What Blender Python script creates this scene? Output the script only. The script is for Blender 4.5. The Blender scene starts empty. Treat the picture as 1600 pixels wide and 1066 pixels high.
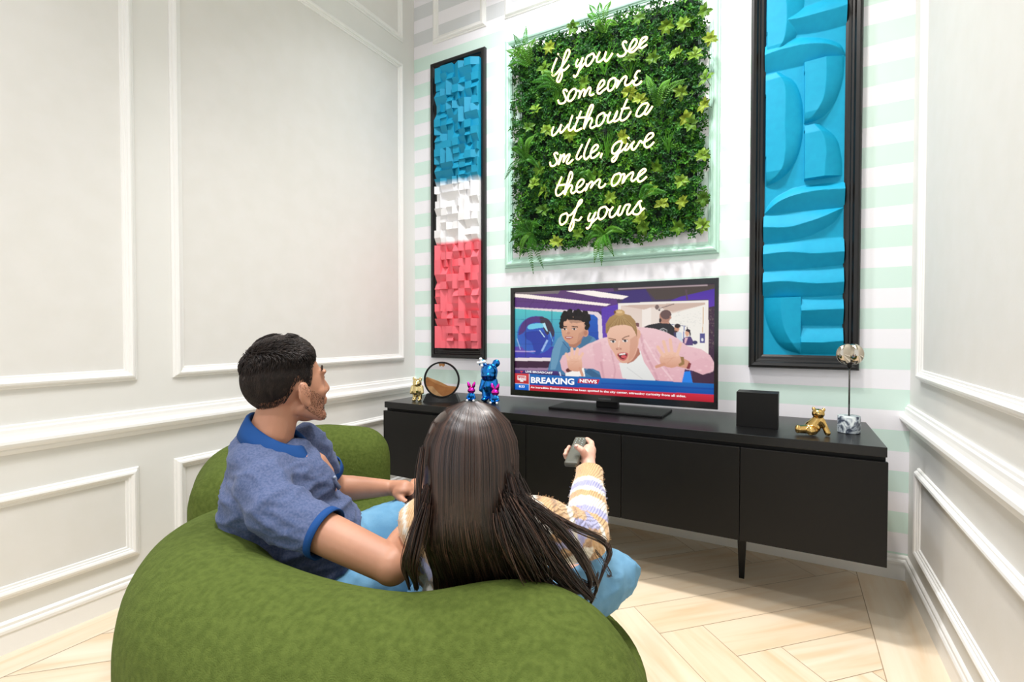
import bpy, bmesh, math, random
import numpy as np
from mathutils import Vector, Matrix, noise
C = bpy.context.scene
COL = C.collection
PI = math.pi

# ------------------------------------------------------------------ camera
CAM_H = 1.32
FPX = 773.5
YAW, PITCH = 0.5111, -0.0183
cam_d = bpy.data.cameras.new('camera')
cam_d.sensor_fit = 'HORIZONTAL'; cam_d.sensor_width = 36.0
cam_d.lens = 36.0 * FPX / 1600.0
cam_d.clip_start = 0.05
cam = bpy.data.objects.new('camera', cam_d); COL.objects.link(cam)
cam.location = (0, 0, CAM_H)
cam.rotation_euler = (PI/2 + PITCH, 0, YAW)
C.camera = cam

# ------------------------------------------------------------------ world, lights, exposure
C.view_settings.view_transform = 'Standard'
C.view_settings.look = 'None'
C.view_settings.gamma = 1.0
C.view_settings.use_curve_mapping = False
C.view_settings.exposure = 0.05
w = bpy.data.worlds.new('world'); C.world = w; w.use_nodes = True
bgn = w.node_tree.nodes['Background']
bgn.inputs[0].default_value = (0.90, 0.95, 1.0, 1); bgn.inputs[1].default_value = 1.15

def area(name, loc, size, power, color=(1, 1, 1), rot=(0, 0, 0), shape='DISK', sy=None, spread=PI):
    l = bpy.data.lights.new(name, 'AREA'); l.shape = shape; l.size = size
    if sy: l.size_y = sy
    l.energy = power; l.color = color; l.spread = spread
    o = bpy.data.objects.new(name, l); COL.objects.link(o)
    o.location = loc; o.rotation_euler = rot
    return o
WARM = (1.0, 0.955, 0.90); COOL = (0.95, 0.96, 1.0)
for i, (x, y, pw, tilt) in enumerate([(-1.3, 2.25, 29, 0.26), (-0.5, 2.1, 28, 0.22), (-0.95, 0.8, 15, 0), (-0.5, 0.5, 17, 0), (-0.9, -0.9, 28, 0.1)]):
    area('ceiling_lamp', (x, y, 4.5), 0.3, pw, WARM if i % 2 else COOL, rot=(tilt, 0, 0), spread=1.9)

# ------------------------------------------------------------------ helpers
def rgb(r, g, b):
    f = lambda c: (c/255/12.92) if c/255 <= 0.04045 else ((c/255+0.055)/1.055)**2.4
    return (f(r), f(g), f(b), 1)

def mat(name, color, rough=0.5, metal=0.0, bump=None, var=None, sheen=0.0, spec=0.5, coat=0.0,
        emit=None, emit_s=0.0, attr=None, sss=0.0, bump2=None):
    """principled material with procedural colour variation and bump"""
    m = bpy.data.materials.new(name); m.use_nodes = True
    nt = m.node_tree; N = nt.nodes; L = nt.links
    b = N['Principled BSDF']
    b.inputs['Base Color'].default_value = color
    b.inputs['Roughness'].default_value = rough
    b.inputs['Metallic'].default_value = metal
    b.inputs['Specular IOR Level'].default_value = spec
    b.inputs['Sheen Weight'].default_value = sheen
    b.inputs['Sheen Roughness'].default_value = 0.4
    b.inputs['Coat Weight'].default_value = coat
    if sss:
        b.inputs['Subsurface Weight'].default_value = sss
        b.inputs['Subsurface Radius'].default_value = (0.02, 0.008, 0.004)
    if emit:
        b.inputs['Emission Color'].default_value = emit
        b.inputs['Emission Strength'].default_value = emit_s
    tc = N.new('ShaderNodeTexCoord')
    src = None
    if attr:
        a = N.new('ShaderNodeAttribute'); a.attribute_name = attr; src = a.outputs['Color']
    if var:
        scale, c2, amt = var
        nz = N.new('ShaderNodeTexNoise'); nz.inputs['Scale'].default_value = scale
        nz.inputs['Detail'].default_value = 4
        L.new(tc.outputs['Object'], nz.inputs['Vector'])
        rp = N.new('ShaderNodeMapRange'); rp.inputs[1].default_value = 0.35; rp.inputs[2].default_value = 0.65
        rp.inputs[4].default_value = amt
        L.new(nz.outputs['Fac'], rp.inputs[0])
        mx = N.new('ShaderNodeMix'); mx.data_type = 'RGBA'
        mx.inputs[6].default_value = color; mx.inputs[7].default_value = c2
        if src: L.new(src, mx.inputs[6])
        L.new(rp.outputs[0], mx.inputs[0])
        src = mx.outputs[2]
    if src: L.new(src, b.inputs['Base Color'])
    last = None
    for bp in (bump, bump2):
        if not bp: continue
        scale, strength, dist = bp[:3]
        nz = N.new('ShaderNodeTexNoise'); nz.inputs['Scale'].default_value = scale
        nz.inputs['Detail'].default_value = bp[3] if len(bp) > 3 else 3
        L.new(tc.outputs['Object'], nz.inputs['Vector'])
        bn = N.new('ShaderNodeBump'); bn.inputs['Strength'].default_value = strength
        bn.inputs['Distance'].default_value = dist
        L.new(nz.outputs['Fac'], bn.inputs['Height'])
        if last: L.new(last, bn.inputs['Normal'])
        last = bn.outputs['Normal']
    if last: L.new(last, b.inputs['Normal'])
    return m

class MB:
    """collects geometry, then builds one mesh object"""
    def __init__(s): s.v = []; s.f = []; s.c = []
    def add(s, verts, faces, col=None):
        n = len(s.v); s.v += [tuple(v) for v in verts]; s.f += [tuple(i+n for i in f) for f in faces]
        s.c += [col]*len(faces); return s
    def box(s, x0, x1, y0, y1, z0, z1, col=None, M=None):
        vs = [Vector(p) for p in ((x0,y0,z0),(x1,y0,z0),(x1,y1,z0),(x0,y1,z0),(x0,y0,z1),(x1,y0,z1),(x1,y1,z1),(x0,y1,z1))]
        if M: vs = [M @ v for v in vs]
        return s.add(vs, [(0,3,2,1),(4,5,6,7),(0,1,5,4),(1,2,6,5),(2,3,7,6),(3,0,4,7)], col)
    def tube(s, pts, r, n=8, cap=True, col=None, squash=None):
        """tube of radius r (number or list) along pts; rounded ends"""
        pts = [Vector(p) for p in pts]; R = r if isinstance(r, (list, tuple)) else [r]*len(pts)
        if len(pts) < 2: return s
        vs = []; fs = []
        up = None
        for i, p in enumerate(pts):
            t = (pts[min(i+1, len(pts)-1)] - pts[max(i-1, 0)])
            if t.length < 1e-9: t = Vector((0, 0, 1))
            t.normalize()
            if up is None:
                up = Vector((0, 0, 1)) if abs(t.z) < 0.9 else Vector((1, 0, 0))
            a = (up - t*up.dot(t)); a = a.normalized() if a.length > 1e-6 else t.orthogonal().normalized()
            up = a; b = t.cross(a)
            for k in range(n):
                an = 2*PI*k/n
                vs.append(p + (a*math.cos(an)*(squash or 1) + b*math.sin(an))*R[i])
        for i in range(len(pts)-1):
            for k in range(n):
                fs.append((i*n+k, i*n+(k+1) % n, (i+1)*n+(k+1) % n, (i+1)*n+k))
        if cap:
            fs.append(tuple(reversed(range(n)))); fs.append(tuple((len(pts)-1)*n+k for k in range(n)))
        return s.add(vs, fs, col)
    def capsule(s, a, b, ra, rb, n=14):
        """tapered capsule with round ends"""
        a = Vector(a); b = Vector(b); d = b-a; L = d.length
        if L < 1e-6: return s.ball(a, (max(ra, rb),)*3, n=n)
        t = d/L; pts = []; R = []
        for k in range(0, 5):
            an = PI/2*(1-k/4); pts.append(a - t*ra*math.sin(an)); R.append(max(ra*math.cos(an), 1e-4))
        for k in range(0, 5):
            an = PI/2*(k/4); pts.append(b + t*rb*math.sin(an)); R.append(max(rb*math.cos(an), 1e-4))
        return s.tube(pts, R, n=n)
    def ball(s, c, r, n=16, M=None):
        c = Vector(c); vs = []; fs = []; m = n//2
        r = r if isinstance(r, (tuple, list)) else (r, r, r)
        for i in range(m+1):
            th = PI*i/m
            for k in range(n):
                ph = 2*PI*k/n
                v = Vector((r[0]*math.sin(th)*math.cos(ph), r[1]*math.sin(th)*math.sin(ph), r[2]*math.cos(th)))
                if M: v = M @ v
                vs.append(c+v)
        for i in range(m):
            for k in range(n):
                fs.append((i*n+k, (i+1)*n+k, (i+1)*n+(k+1) % n, i*n+(k+1) % n))
        return s.add(vs, fs)
    def lathe(s, prof, c=(0, 0, 0), n=32, M=None):
        c = Vector(c); vs = []; fs = []
        for r, z in prof:
            for k in range(n):
                v = Vector((r*math.cos(2*PI*k/n), r*math.sin(2*PI*k/n), z))
                if M: v = M @ v
                vs.append(c+v)
        for i in range(len(prof)-1):
            for k in range(n):
                fs.append((i*n+k, i*n+(k+1) % n, (i+1)*n+(k+1) % n, (i+1)*n+k))
        fs.append(tuple(reversed(range(n)))); fs.append(tuple((len(prof)-1)*n+k for k in range(n)))
        return s.add(vs, fs)
    def build(s, name, m, parent=None, smooth=False, bevel=0, weld=False, attr=None, auto=None):
        if getattr(s, 'M', None): s.v = [tuple(s.M @ Vector(v)) for v in s.v]
        me = bpy.data.meshes.new(name); me.from_pydata(s.v, [], s.f)
        if attr:
            ca = me.color_attributes.new(attr, 'FLOAT_COLOR', 'CORNER')
            arr = []
            for f, c in zip(s.f, s.c): arr += list(c)*len(f)
            ca.data.foreach_set('color', arr)
        if weld:
            bm = bmesh.new(); bm.from_mesh(me); bmesh.ops.remove_doubles(bm, verts=bm.verts, dist=1e-5)
            bmesh.ops.recalc_face_normals(bm, faces=bm.faces); bm.to_mesh(me); bm.free()
        if smooth: me.shade_smooth()
        me.update()
        o = bpy.data.objects.new(name, me); COL.objects.link(o)
        if m: me.materials.append(m)
        if parent: o.parent = parent; o.matrix_parent_inverse = Matrix.Translation(-Vector(parent.location)) if parent.type == 'EMPTY' and parent.rotation_euler.z == 0 else parent.matrix_basis.inverted()
        if bevel:
            b = o.modifiers.new('bevel', 'BEVEL'); b.width = bevel; b.segments = 2; b.limit_method = 'ANGLE'
        if auto is not None and smooth:
            e = o.modifiers.new('edges', 'EDGE_SPLIT'); e.split_angle = auto
        return o

def thing(name, label, cat, loc=(0, 0, 0), group=None):
    o = bpy.data.objects.new(name, None); COL.objects.link(o); o.location = loc
    o.empty_display_size = 0.05
    o['label'] = label; o['category'] = cat
    if group: o['group'] = group
    return o
def tag(o, label, cat, group=None):
    o['label'] = label; o['category'] = cat
    if group: o['group'] = group
    return o
def structure(o): o['kind'] = 'structure'; return o
def plabel(o, t): o['label'] = t; return o

def bake(o):
    """replace an object's mesh by its evaluated mesh and drop the modifiers"""
    dg = bpy.context.evaluated_depsgraph_get(); dg.update()
    me = bpy.data.meshes.new_from_object(o.evaluated_get(dg))
    mats = [m for m in o.data.materials]
    o.modifiers.clear(); o.data = me
    if not me.materials and mats:
        for m in mats: me.materials.append(m)
    return o

def organic(mb, name, m, parent=None, voxel=0.012, smooth=6, fac=0.6, post=None, sub=0):
    """union of overlapping solids as one continuous smooth skin"""
    o = mb.build(name, m, parent, smooth=True)
    r = o.modifiers.new('remesh', 'REMESH'); r.mode = 'VOXEL'; r.voxel_size = voxel; r.use_smooth_shade = True
    sm = o.modifiers.new('smooth', 'SMOOTH'); sm.iterations = smooth; sm.factor = fac
    if sub: 
        ss = o.modifiers.new('sub', 'SUBSURF'); ss.levels = sub; ss.render_levels = sub
    bake(o)
    if post:
        me = o.data; n = len(me.vertices)
        co = np.empty(n*3); me.vertices.foreach_get('co', co); co = co.reshape(-1, 3)
        nr = np.empty(n*3); me.vertices.foreach_get('normal', nr); nr = nr.reshape(-1, 3)
        co = post(co, nr); me.vertices.foreach_set('co', co.ravel()); me.update()
    o.data.shade_smooth()
    return o

def spline(pts, n=8, closed=False):
    """Catmull-Rom through pts"""
    P = [np.array(p, float) for p in pts]; out = []
    m = len(P)
    rng = range(m) if closed else range(m-1)
    for i in rng:
        p0 = P[(i-1) % m] if closed or i > 0 else P[0]*2-P[1]
        p1 = P[i]; p2 = P[(i+1) % m]
        p3 = P[(i+2) % m] if closed or i+2 < m else P[-1]*2-P[-2]
        for k in range(n):
            t = k/n
            out.append(0.5*((2*p1)+(-p0+p2)*t+(2*p0-5*p1+4*p2-p3)*t*t+(-p0+3*p1-3*p2+p3)*t**3))
    if not closed: out.append(P[-1])
    return [tuple(o) for o in out]

def sweep_frame(mb, prof, a0, a1, b0, b1, f):
    """mitred moulding round the rectangle a0..a1 x b0..b1; prof = (inward, outward) points; f maps (a, b, h) to the world"""
    n = len(prof); vs = []
    for u, v in prof:
        vs += [f(a0+u, b0+u, v), f(a1-u, b0+u, v), f(a1-u, b1-u, v), f(a0+u, b1-u, v)]
    fs = []
    for i in range(n-1):
        for k in range(4):
            fs.append((i*4+k, i*4+(k+1) % 4, (i+1)*4+(k+1) % 4, (i+1)*4+k))
    mb.add(vs, fs)
def sweep_line(mb, prof, p0, p1, f, m0=0, m1=0):
    """straight moulding; prof = (height, protrusion); f(t, z, h); m0/m1 = mitre shift per unit of protrusion"""
    vs = []
    for z, v in prof: vs += [f(p0 + m0*v, z, v), f(p1 + m1*v, z, v)]
    n = len(prof); fs = [(2*i, 2*i+1, 2*i+3, 2*i+2) for i in range(n-1)]
    fs += [tuple(2*i for i in range(n)), tuple(2*i+1 for i in reversed(range(n)))]
    mb.add(vs, fs)

# ------------------------------------------------------------------ room
XL, XR, YB, YF, ZC = -2.8, 0.556, 3.296, -2.6, 4.6
M_wall = mat('cream_wall_paint', rgb(236, 235, 231), 0.55, bump=(60, 0.08, 0.002), var=(3, rgb(231, 230, 225), 0.6))
M_paper = mat('cream_wallpaper_panel', rgb(234, 232, 228), 0.5, bump=(90, 0.12, 0.002), var=(9, rgb(229, 227, 221), 0.5))
M_trim = mat('gloss_trim_paint', rgb(247, 246, 243), 0.32)
M_ceil = mat('ceiling_paint', rgb(240, 240, 238), 0.8)
M_mint_trim = mat('mint_trim_paint', rgb(200, 240, 222), 0.5)

def wallmat():
    """cream left third never shown; horizontal mint and white bands, grey bands above the upper moulding line"""
    m = bpy.data.materials.new('striped_wallpaper'); m.use_nodes = True
    N = m.node_tree.nodes; L = m.node_tree.links; b = N['Principled BSDF']
    b.inputs['Roughness'].default_value = 0.5
    g = N.new('ShaderNodeNewGeometry'); s = N.new('ShaderNodeSeparateXYZ'); L.new(g.outputs['Position'], s.inputs[0])
    def math_(op, a, bb=None):
        n = N.new('ShaderNodeMath'); n.operation = op
        for i, q in enumerate((a, bb)):
            if q is None: continue
            if isinstance(q, (int, float)): n.inputs[i].default_value = q
            else: L.new(q, n.inputs[i])
        return n.outputs[0]
    z = math_('SUBTRACT', s.outputs['Z'], 1.119-0.2177*10)
    fr = math_('FRACT', math_('DIVIDE', z, 0.2177))
    band = math_('LESS_THAN', fr, 0.515)
    up = math_('GREATER_THAN', s.outputs['Z'], 3.66)
    nz = N.new('ShaderNodeTexNoise'); nz.inputs['Scale'].default_value = 2.2
    L.new(g.outputs['Position'], nz.inputs['Vector'])
    def mix(f, c1, c2):
        n = N.new('ShaderNodeMix'); n.data_type = 'RGBA'
        L.new(f, n.inputs[0])
        for i, c in ((6, c1), (7, c2)):
            if isinstance(c, tuple): n.inputs[i].default_value = c
            else: L.new(c, n.inputs[i])
        return n.outputs[2]
    mint = mix(nz.outputs['Fac'], rgb(215, 240, 229), rgb(221, 242, 233))
    white = mix(nz.outputs['Fac'], rgb(248, 246, 251), rgb(250, 248, 252))
    c = mix(band, white, mix(up, mint, rgb(222, 224, 226)))
    L.new(c, b.inputs['Base Color'])
    return m
M_stripe = wallmat()

T = 0.12
structure(MB().box(XL-T, XL, YF, YB+T, 0, ZC).build('wall_left', M_wall))
structure(MB().box(XR, XR+T, YF, YB+T, 0, ZC).build('wall_right', M_wall))
structure(MB().box(XL, XR, YB, YB+T, 0, ZC).build('wall_back', M_stripe))
structure(MB().box(XL-T, XR+T, YF, YB+T, ZC, ZC+0.1).build('ceiling', M_ceil))

# floor: pale oak planks laid in herringbone inside a border course
def floor():
    bm = bmesh.new(); cl = bm.loops.layers.float_color.new('tone'); uvl = bm.loops.layers.uv.new('plank')
    rnd = random.Random(5)
    X0, X1 = -2.61, 0.33
    wv = 0.31; k = 6; Lp = wv*k; S, Tt = 2.01, 2.36
    gap = 0.0018
    def st(s, t): return ((s-t)/2, (s+t)/2)
    def plank(cs, along):
        # cs: corners in (x, y); along: unit direction of the grain
        vs = [bm.verts.new((x, y, 0)) for x, y in cs]
        f = bm.faces.new(vs); tone = rnd.random(); ox, oy = rnd.random()*30, rnd.random()*30
        ax, ay = along
        for lp in f.loops:
            x, y = lp.vert.co.x, lp.vert.co.y
            lp[cl] = (tone, tone, tone, 1)
            lp[uvl].uv = (x*ax+y*ay+ox, -x*ay+y*ax+oy)
        return f
    r2 = 1/math.sqrt(2); g = gap
    for a in range(-40, 40):
        for b in range(-5, 6):
            s0 = S + a*wv + b*Lp; t0 = Tt - a*wv + b*Lp
            cx, cy = st(s0, t0)
            if not (-6 < cx < 4 and -6 < cy < 7): continue
            plank([st(s0+g, t0+g), st(s0+Lp-g, t0+g), st(s0+Lp-g, t0+wv-g), st(s0+g, t0+wv-g)], (r2, r2))
            plank([st(s0-wv+g, t0+wv-Lp+g), st(s0-g, t0+wv-Lp+g), st(s0-g, t0+wv-g), st(s0-wv+g, t0+wv-g)], (-r2, r2))
    for co, no in (((X0, 0, 0), (-1, 0, 0)), ((X1, 0, 0), (1, 0, 0)), ((0, YF, 0), (0, -1, 0)), ((0, YB, 0), (0, 1, 0))):
        geom = bm.verts[:] + bm.edges[:] + bm.faces[:]
        bmesh.ops.bisect_plane(bm, geom=geom, plane_co=co, plane_no=no, clear_outer=True, dist=1e-5)
    for xa, xb, off in ((XL, X0-2*g, 0.872), (X1+2*g, XR, 0.3)):
        y = off-4.5*1.22
        while y < YB:
            ya, yb = max(y+g, YF), min(y+1.22-g, YB)
            if yb > ya: plank([(xa, ya), (xb, ya), (xb, yb), (xa, yb)], (0, 1))
            y += 1.22
    for f in bm.faces: f.material_index = 0
    # dark joint just beneath the planks, and the slab edge
    vs = [bm.verts.new((x, y, -0.0015)) for x, y in ((XL-T, YF), (XR+T, YF), (XR+T, YB+T), (XL-T, YB+T))]
    f = bm.faces.new(vs); f.material_index = 1
    vs2 = [bm.verts.new((v.co.x, v.co.y, -0.1)) for v in vs]
    bm.faces.new(list(reversed(vs2))).material_index = 1
    for i in range(4): bm.faces.new((vs[i], vs2[i], vs2[(i+1) % 4], vs[(i+1) % 4])).material_index = 1
    bmesh.ops.recalc_face_normals(bm, faces=[f for f in bm.faces if f.material_index == 1])
    for f in bm.faces:
        if f.material_index == 0 and f.normal.z < 0: f.normal_flip()
    me = bpy.data.meshes.new('floor'); bm.to_mesh(me); bm.free()
    m = bpy.data.materials.new('pale_oak_planks'); m.use_nodes = True
    N = m.node_tree.nodes; L = m.node_tree.links; b = N['Principled BSDF']
    b.inputs['Roughness'].default_value = 0.38
    at_ = N.new('ShaderNodeAttribute'); at_.attribute_name = 'tone'
    uv = N.new('ShaderNodeUVMap'); uv.uv_map = 'plank'
    mp = N.new('ShaderNodeMapping'); mp.inputs['Scale'].default_value = (0.8, 9, 1); L.new(uv.outputs[0], mp.inputs[0])
    nz = N.new('ShaderNodeTexNoise'); nz.inputs['Scale'].default_value = 1.6; nz.inputs['Detail'].default_value = 5
    nz.inputs['Distortion'].default_value = 0.6; L.new(mp.outputs[0], nz.inputs['Vector'])
    r1 = N.new('ShaderNodeValToRGB'); L.new(nz.outputs['Fac'], r1.inputs[0])
    r1.color_ramp.elements[0].position = 0.3; r1.color_ramp.elements[0].color = rgb(232, 206, 172)
    r1.color_ramp.elements[1].position = 0.72; r1.color_ramp.elements[1].color = rgb(244, 231, 210)
    e = r1.color_ramp.elements.new(0.5); e.color = rgb(240, 223, 198)
    mx = N.new('ShaderNodeMix'); mx.data_type = 'RGBA'; mx.blend_type = 'MULTIPLY'
    mr = N.new('ShaderNodeMapRange'); mr.inputs[3].default_value = 0.0; mr.inputs[4].default_value = 0.5
    L.new(at_.outputs['Fac'], mr.inputs[0]); L.new(mr.outputs[0], mx.inputs[0])
    L.new(r1.outputs[0], mx.inputs[6]); mx.inputs[7].default_value = rgb(238, 222, 200)
    L.new(mx.outputs[2], b.inputs['Base Color'])
    me.materials.append(m); me.materials.append(mat('floor_joint', rgb(176, 150, 120), 0.8))
    o = bpy.data.objects.new('floor', me); COL.objects.link(o); structure(o)
floor()

f_left = lambda a, b, h: (XL+h, a, b)
f_right = lambda a, b, h: (XR-h, a, b)
f_back = lambda a, b, h: (a, YB-h, b)
PANEL = [(0, 0), (0, 0.006), (0.004, 0.010), (0.010, 0.011), (0.012, 0.017), (0.018, 0.024), (0.026, 0.026), (0.034, 0.022), (0.037, 0.015), (0.043, 0.014), (0.046, 0.009), (0.054, 0.008), (0.057, 0.0)]
def smoothframe(mb, name, m):
    o = mb.build(name, m); structure(o); return o
ntr = [0]
def trim(mb, m=None):
    ntr[0] += 1
    return structure(mb.build('trim_%d' % ntr[0], m or M_trim))
for side, f, ys in (('L', f_left, [(-2.317, -0.549), (-0.549+0.0, 1.219), (1.38, 3.148)]), ('R', f_right, [(1.255, 3.06), (-0.71, 1.095), (-2.55, -0.87)])):
    if side == 'L': ys = [(-2.317-0.0, -0.71), (-0.549, 1.219), (1.38, 3.148)]
    for (y0, y1) in ys:
        for z0, z1 in ((0.222, 0.657), (1.083, 3.522), (3.696, 4.42)):
            mb = MB(); sweep_frame(mb, PANEL, y0, y1, z0, z1, f); trim(mb)
            s = 0.052
            pb = MB(); q = [f(y0+s, z0+s, 0.0015), f(y1-s, z0+s, 0.0015), f(y1-s, z1-s, 0.0015), f(y0+s, z1-s, 0.0015)]
            q += [f(y0+s, z0+s, 0), f(y1-s, z0+s, 0), f(y1-s, z1-s, 0), f(y0+s, z1-s, 0)]
            pb.add(q, [(0, 1, 2, 3), (7, 6, 5, 4), (0, 4, 5, 1), (1, 5, 6, 2), (2, 6, 7, 3), (3, 7, 4, 0)])
            trim(pb, M_paper)
# upper mouldings and the mint frame on the back wall
for x0, x1 in ((-2.597, -2.077), (-1.91, -0.39), (-0.213, 0.35)):
    mb = MB(); sweep_frame(mb, PANEL, x0, x1, 3.696, 4.42, f_back); trim(mb)
mb = MB(); sweep_frame(mb, [(u*1.15, v*1.2) for u, v in PANEL], -1.906, -0.383, 1.806, 3.528, f_back)
trim(mb, M_mint_trim)
RAIL = [(0.815, 0), (0.815, 0.012), (0.823, 0.016), (0.832, 0.020), (0.838, 0.020), (0.842, 0.030), (0.852, 0.040), (0.862, 0.044), (0.874, 0.042), (0.884, 0.034), (0.890, 0.026), (0.905, 0.022), (0.918, 0.020), (0.924, 0.014), (0.934, 0.012), (0.937, 0)]
for f, p in ((f_left, 1), (f_right, 1)):
    mb = MB(); sweep_line(mb, RAIL, YF, YB, f); trim(mb)
BASE = [(0, 0), (0, 0.012), (0.083, 0.012), (0.086, 0.017), (0.098, 0.018), (0.106, 0.014), (0.110, 0.010), (0.122, 0.010), (0.127, 0.006), (0.132, 0.0)]
for nm, f, a, b, m0, m1 in (('left', f_left, YF, YB, 0, -1), ('right', f_right, YF, YB, 0, -1), ('back', f_back, XL, XR, 1, -1)):
    mb = MB(); sweep_line(mb, BASE, a, b, f, m0, m1)
    structure(mb.build('baseboard_'+nm, M_trim))
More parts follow.
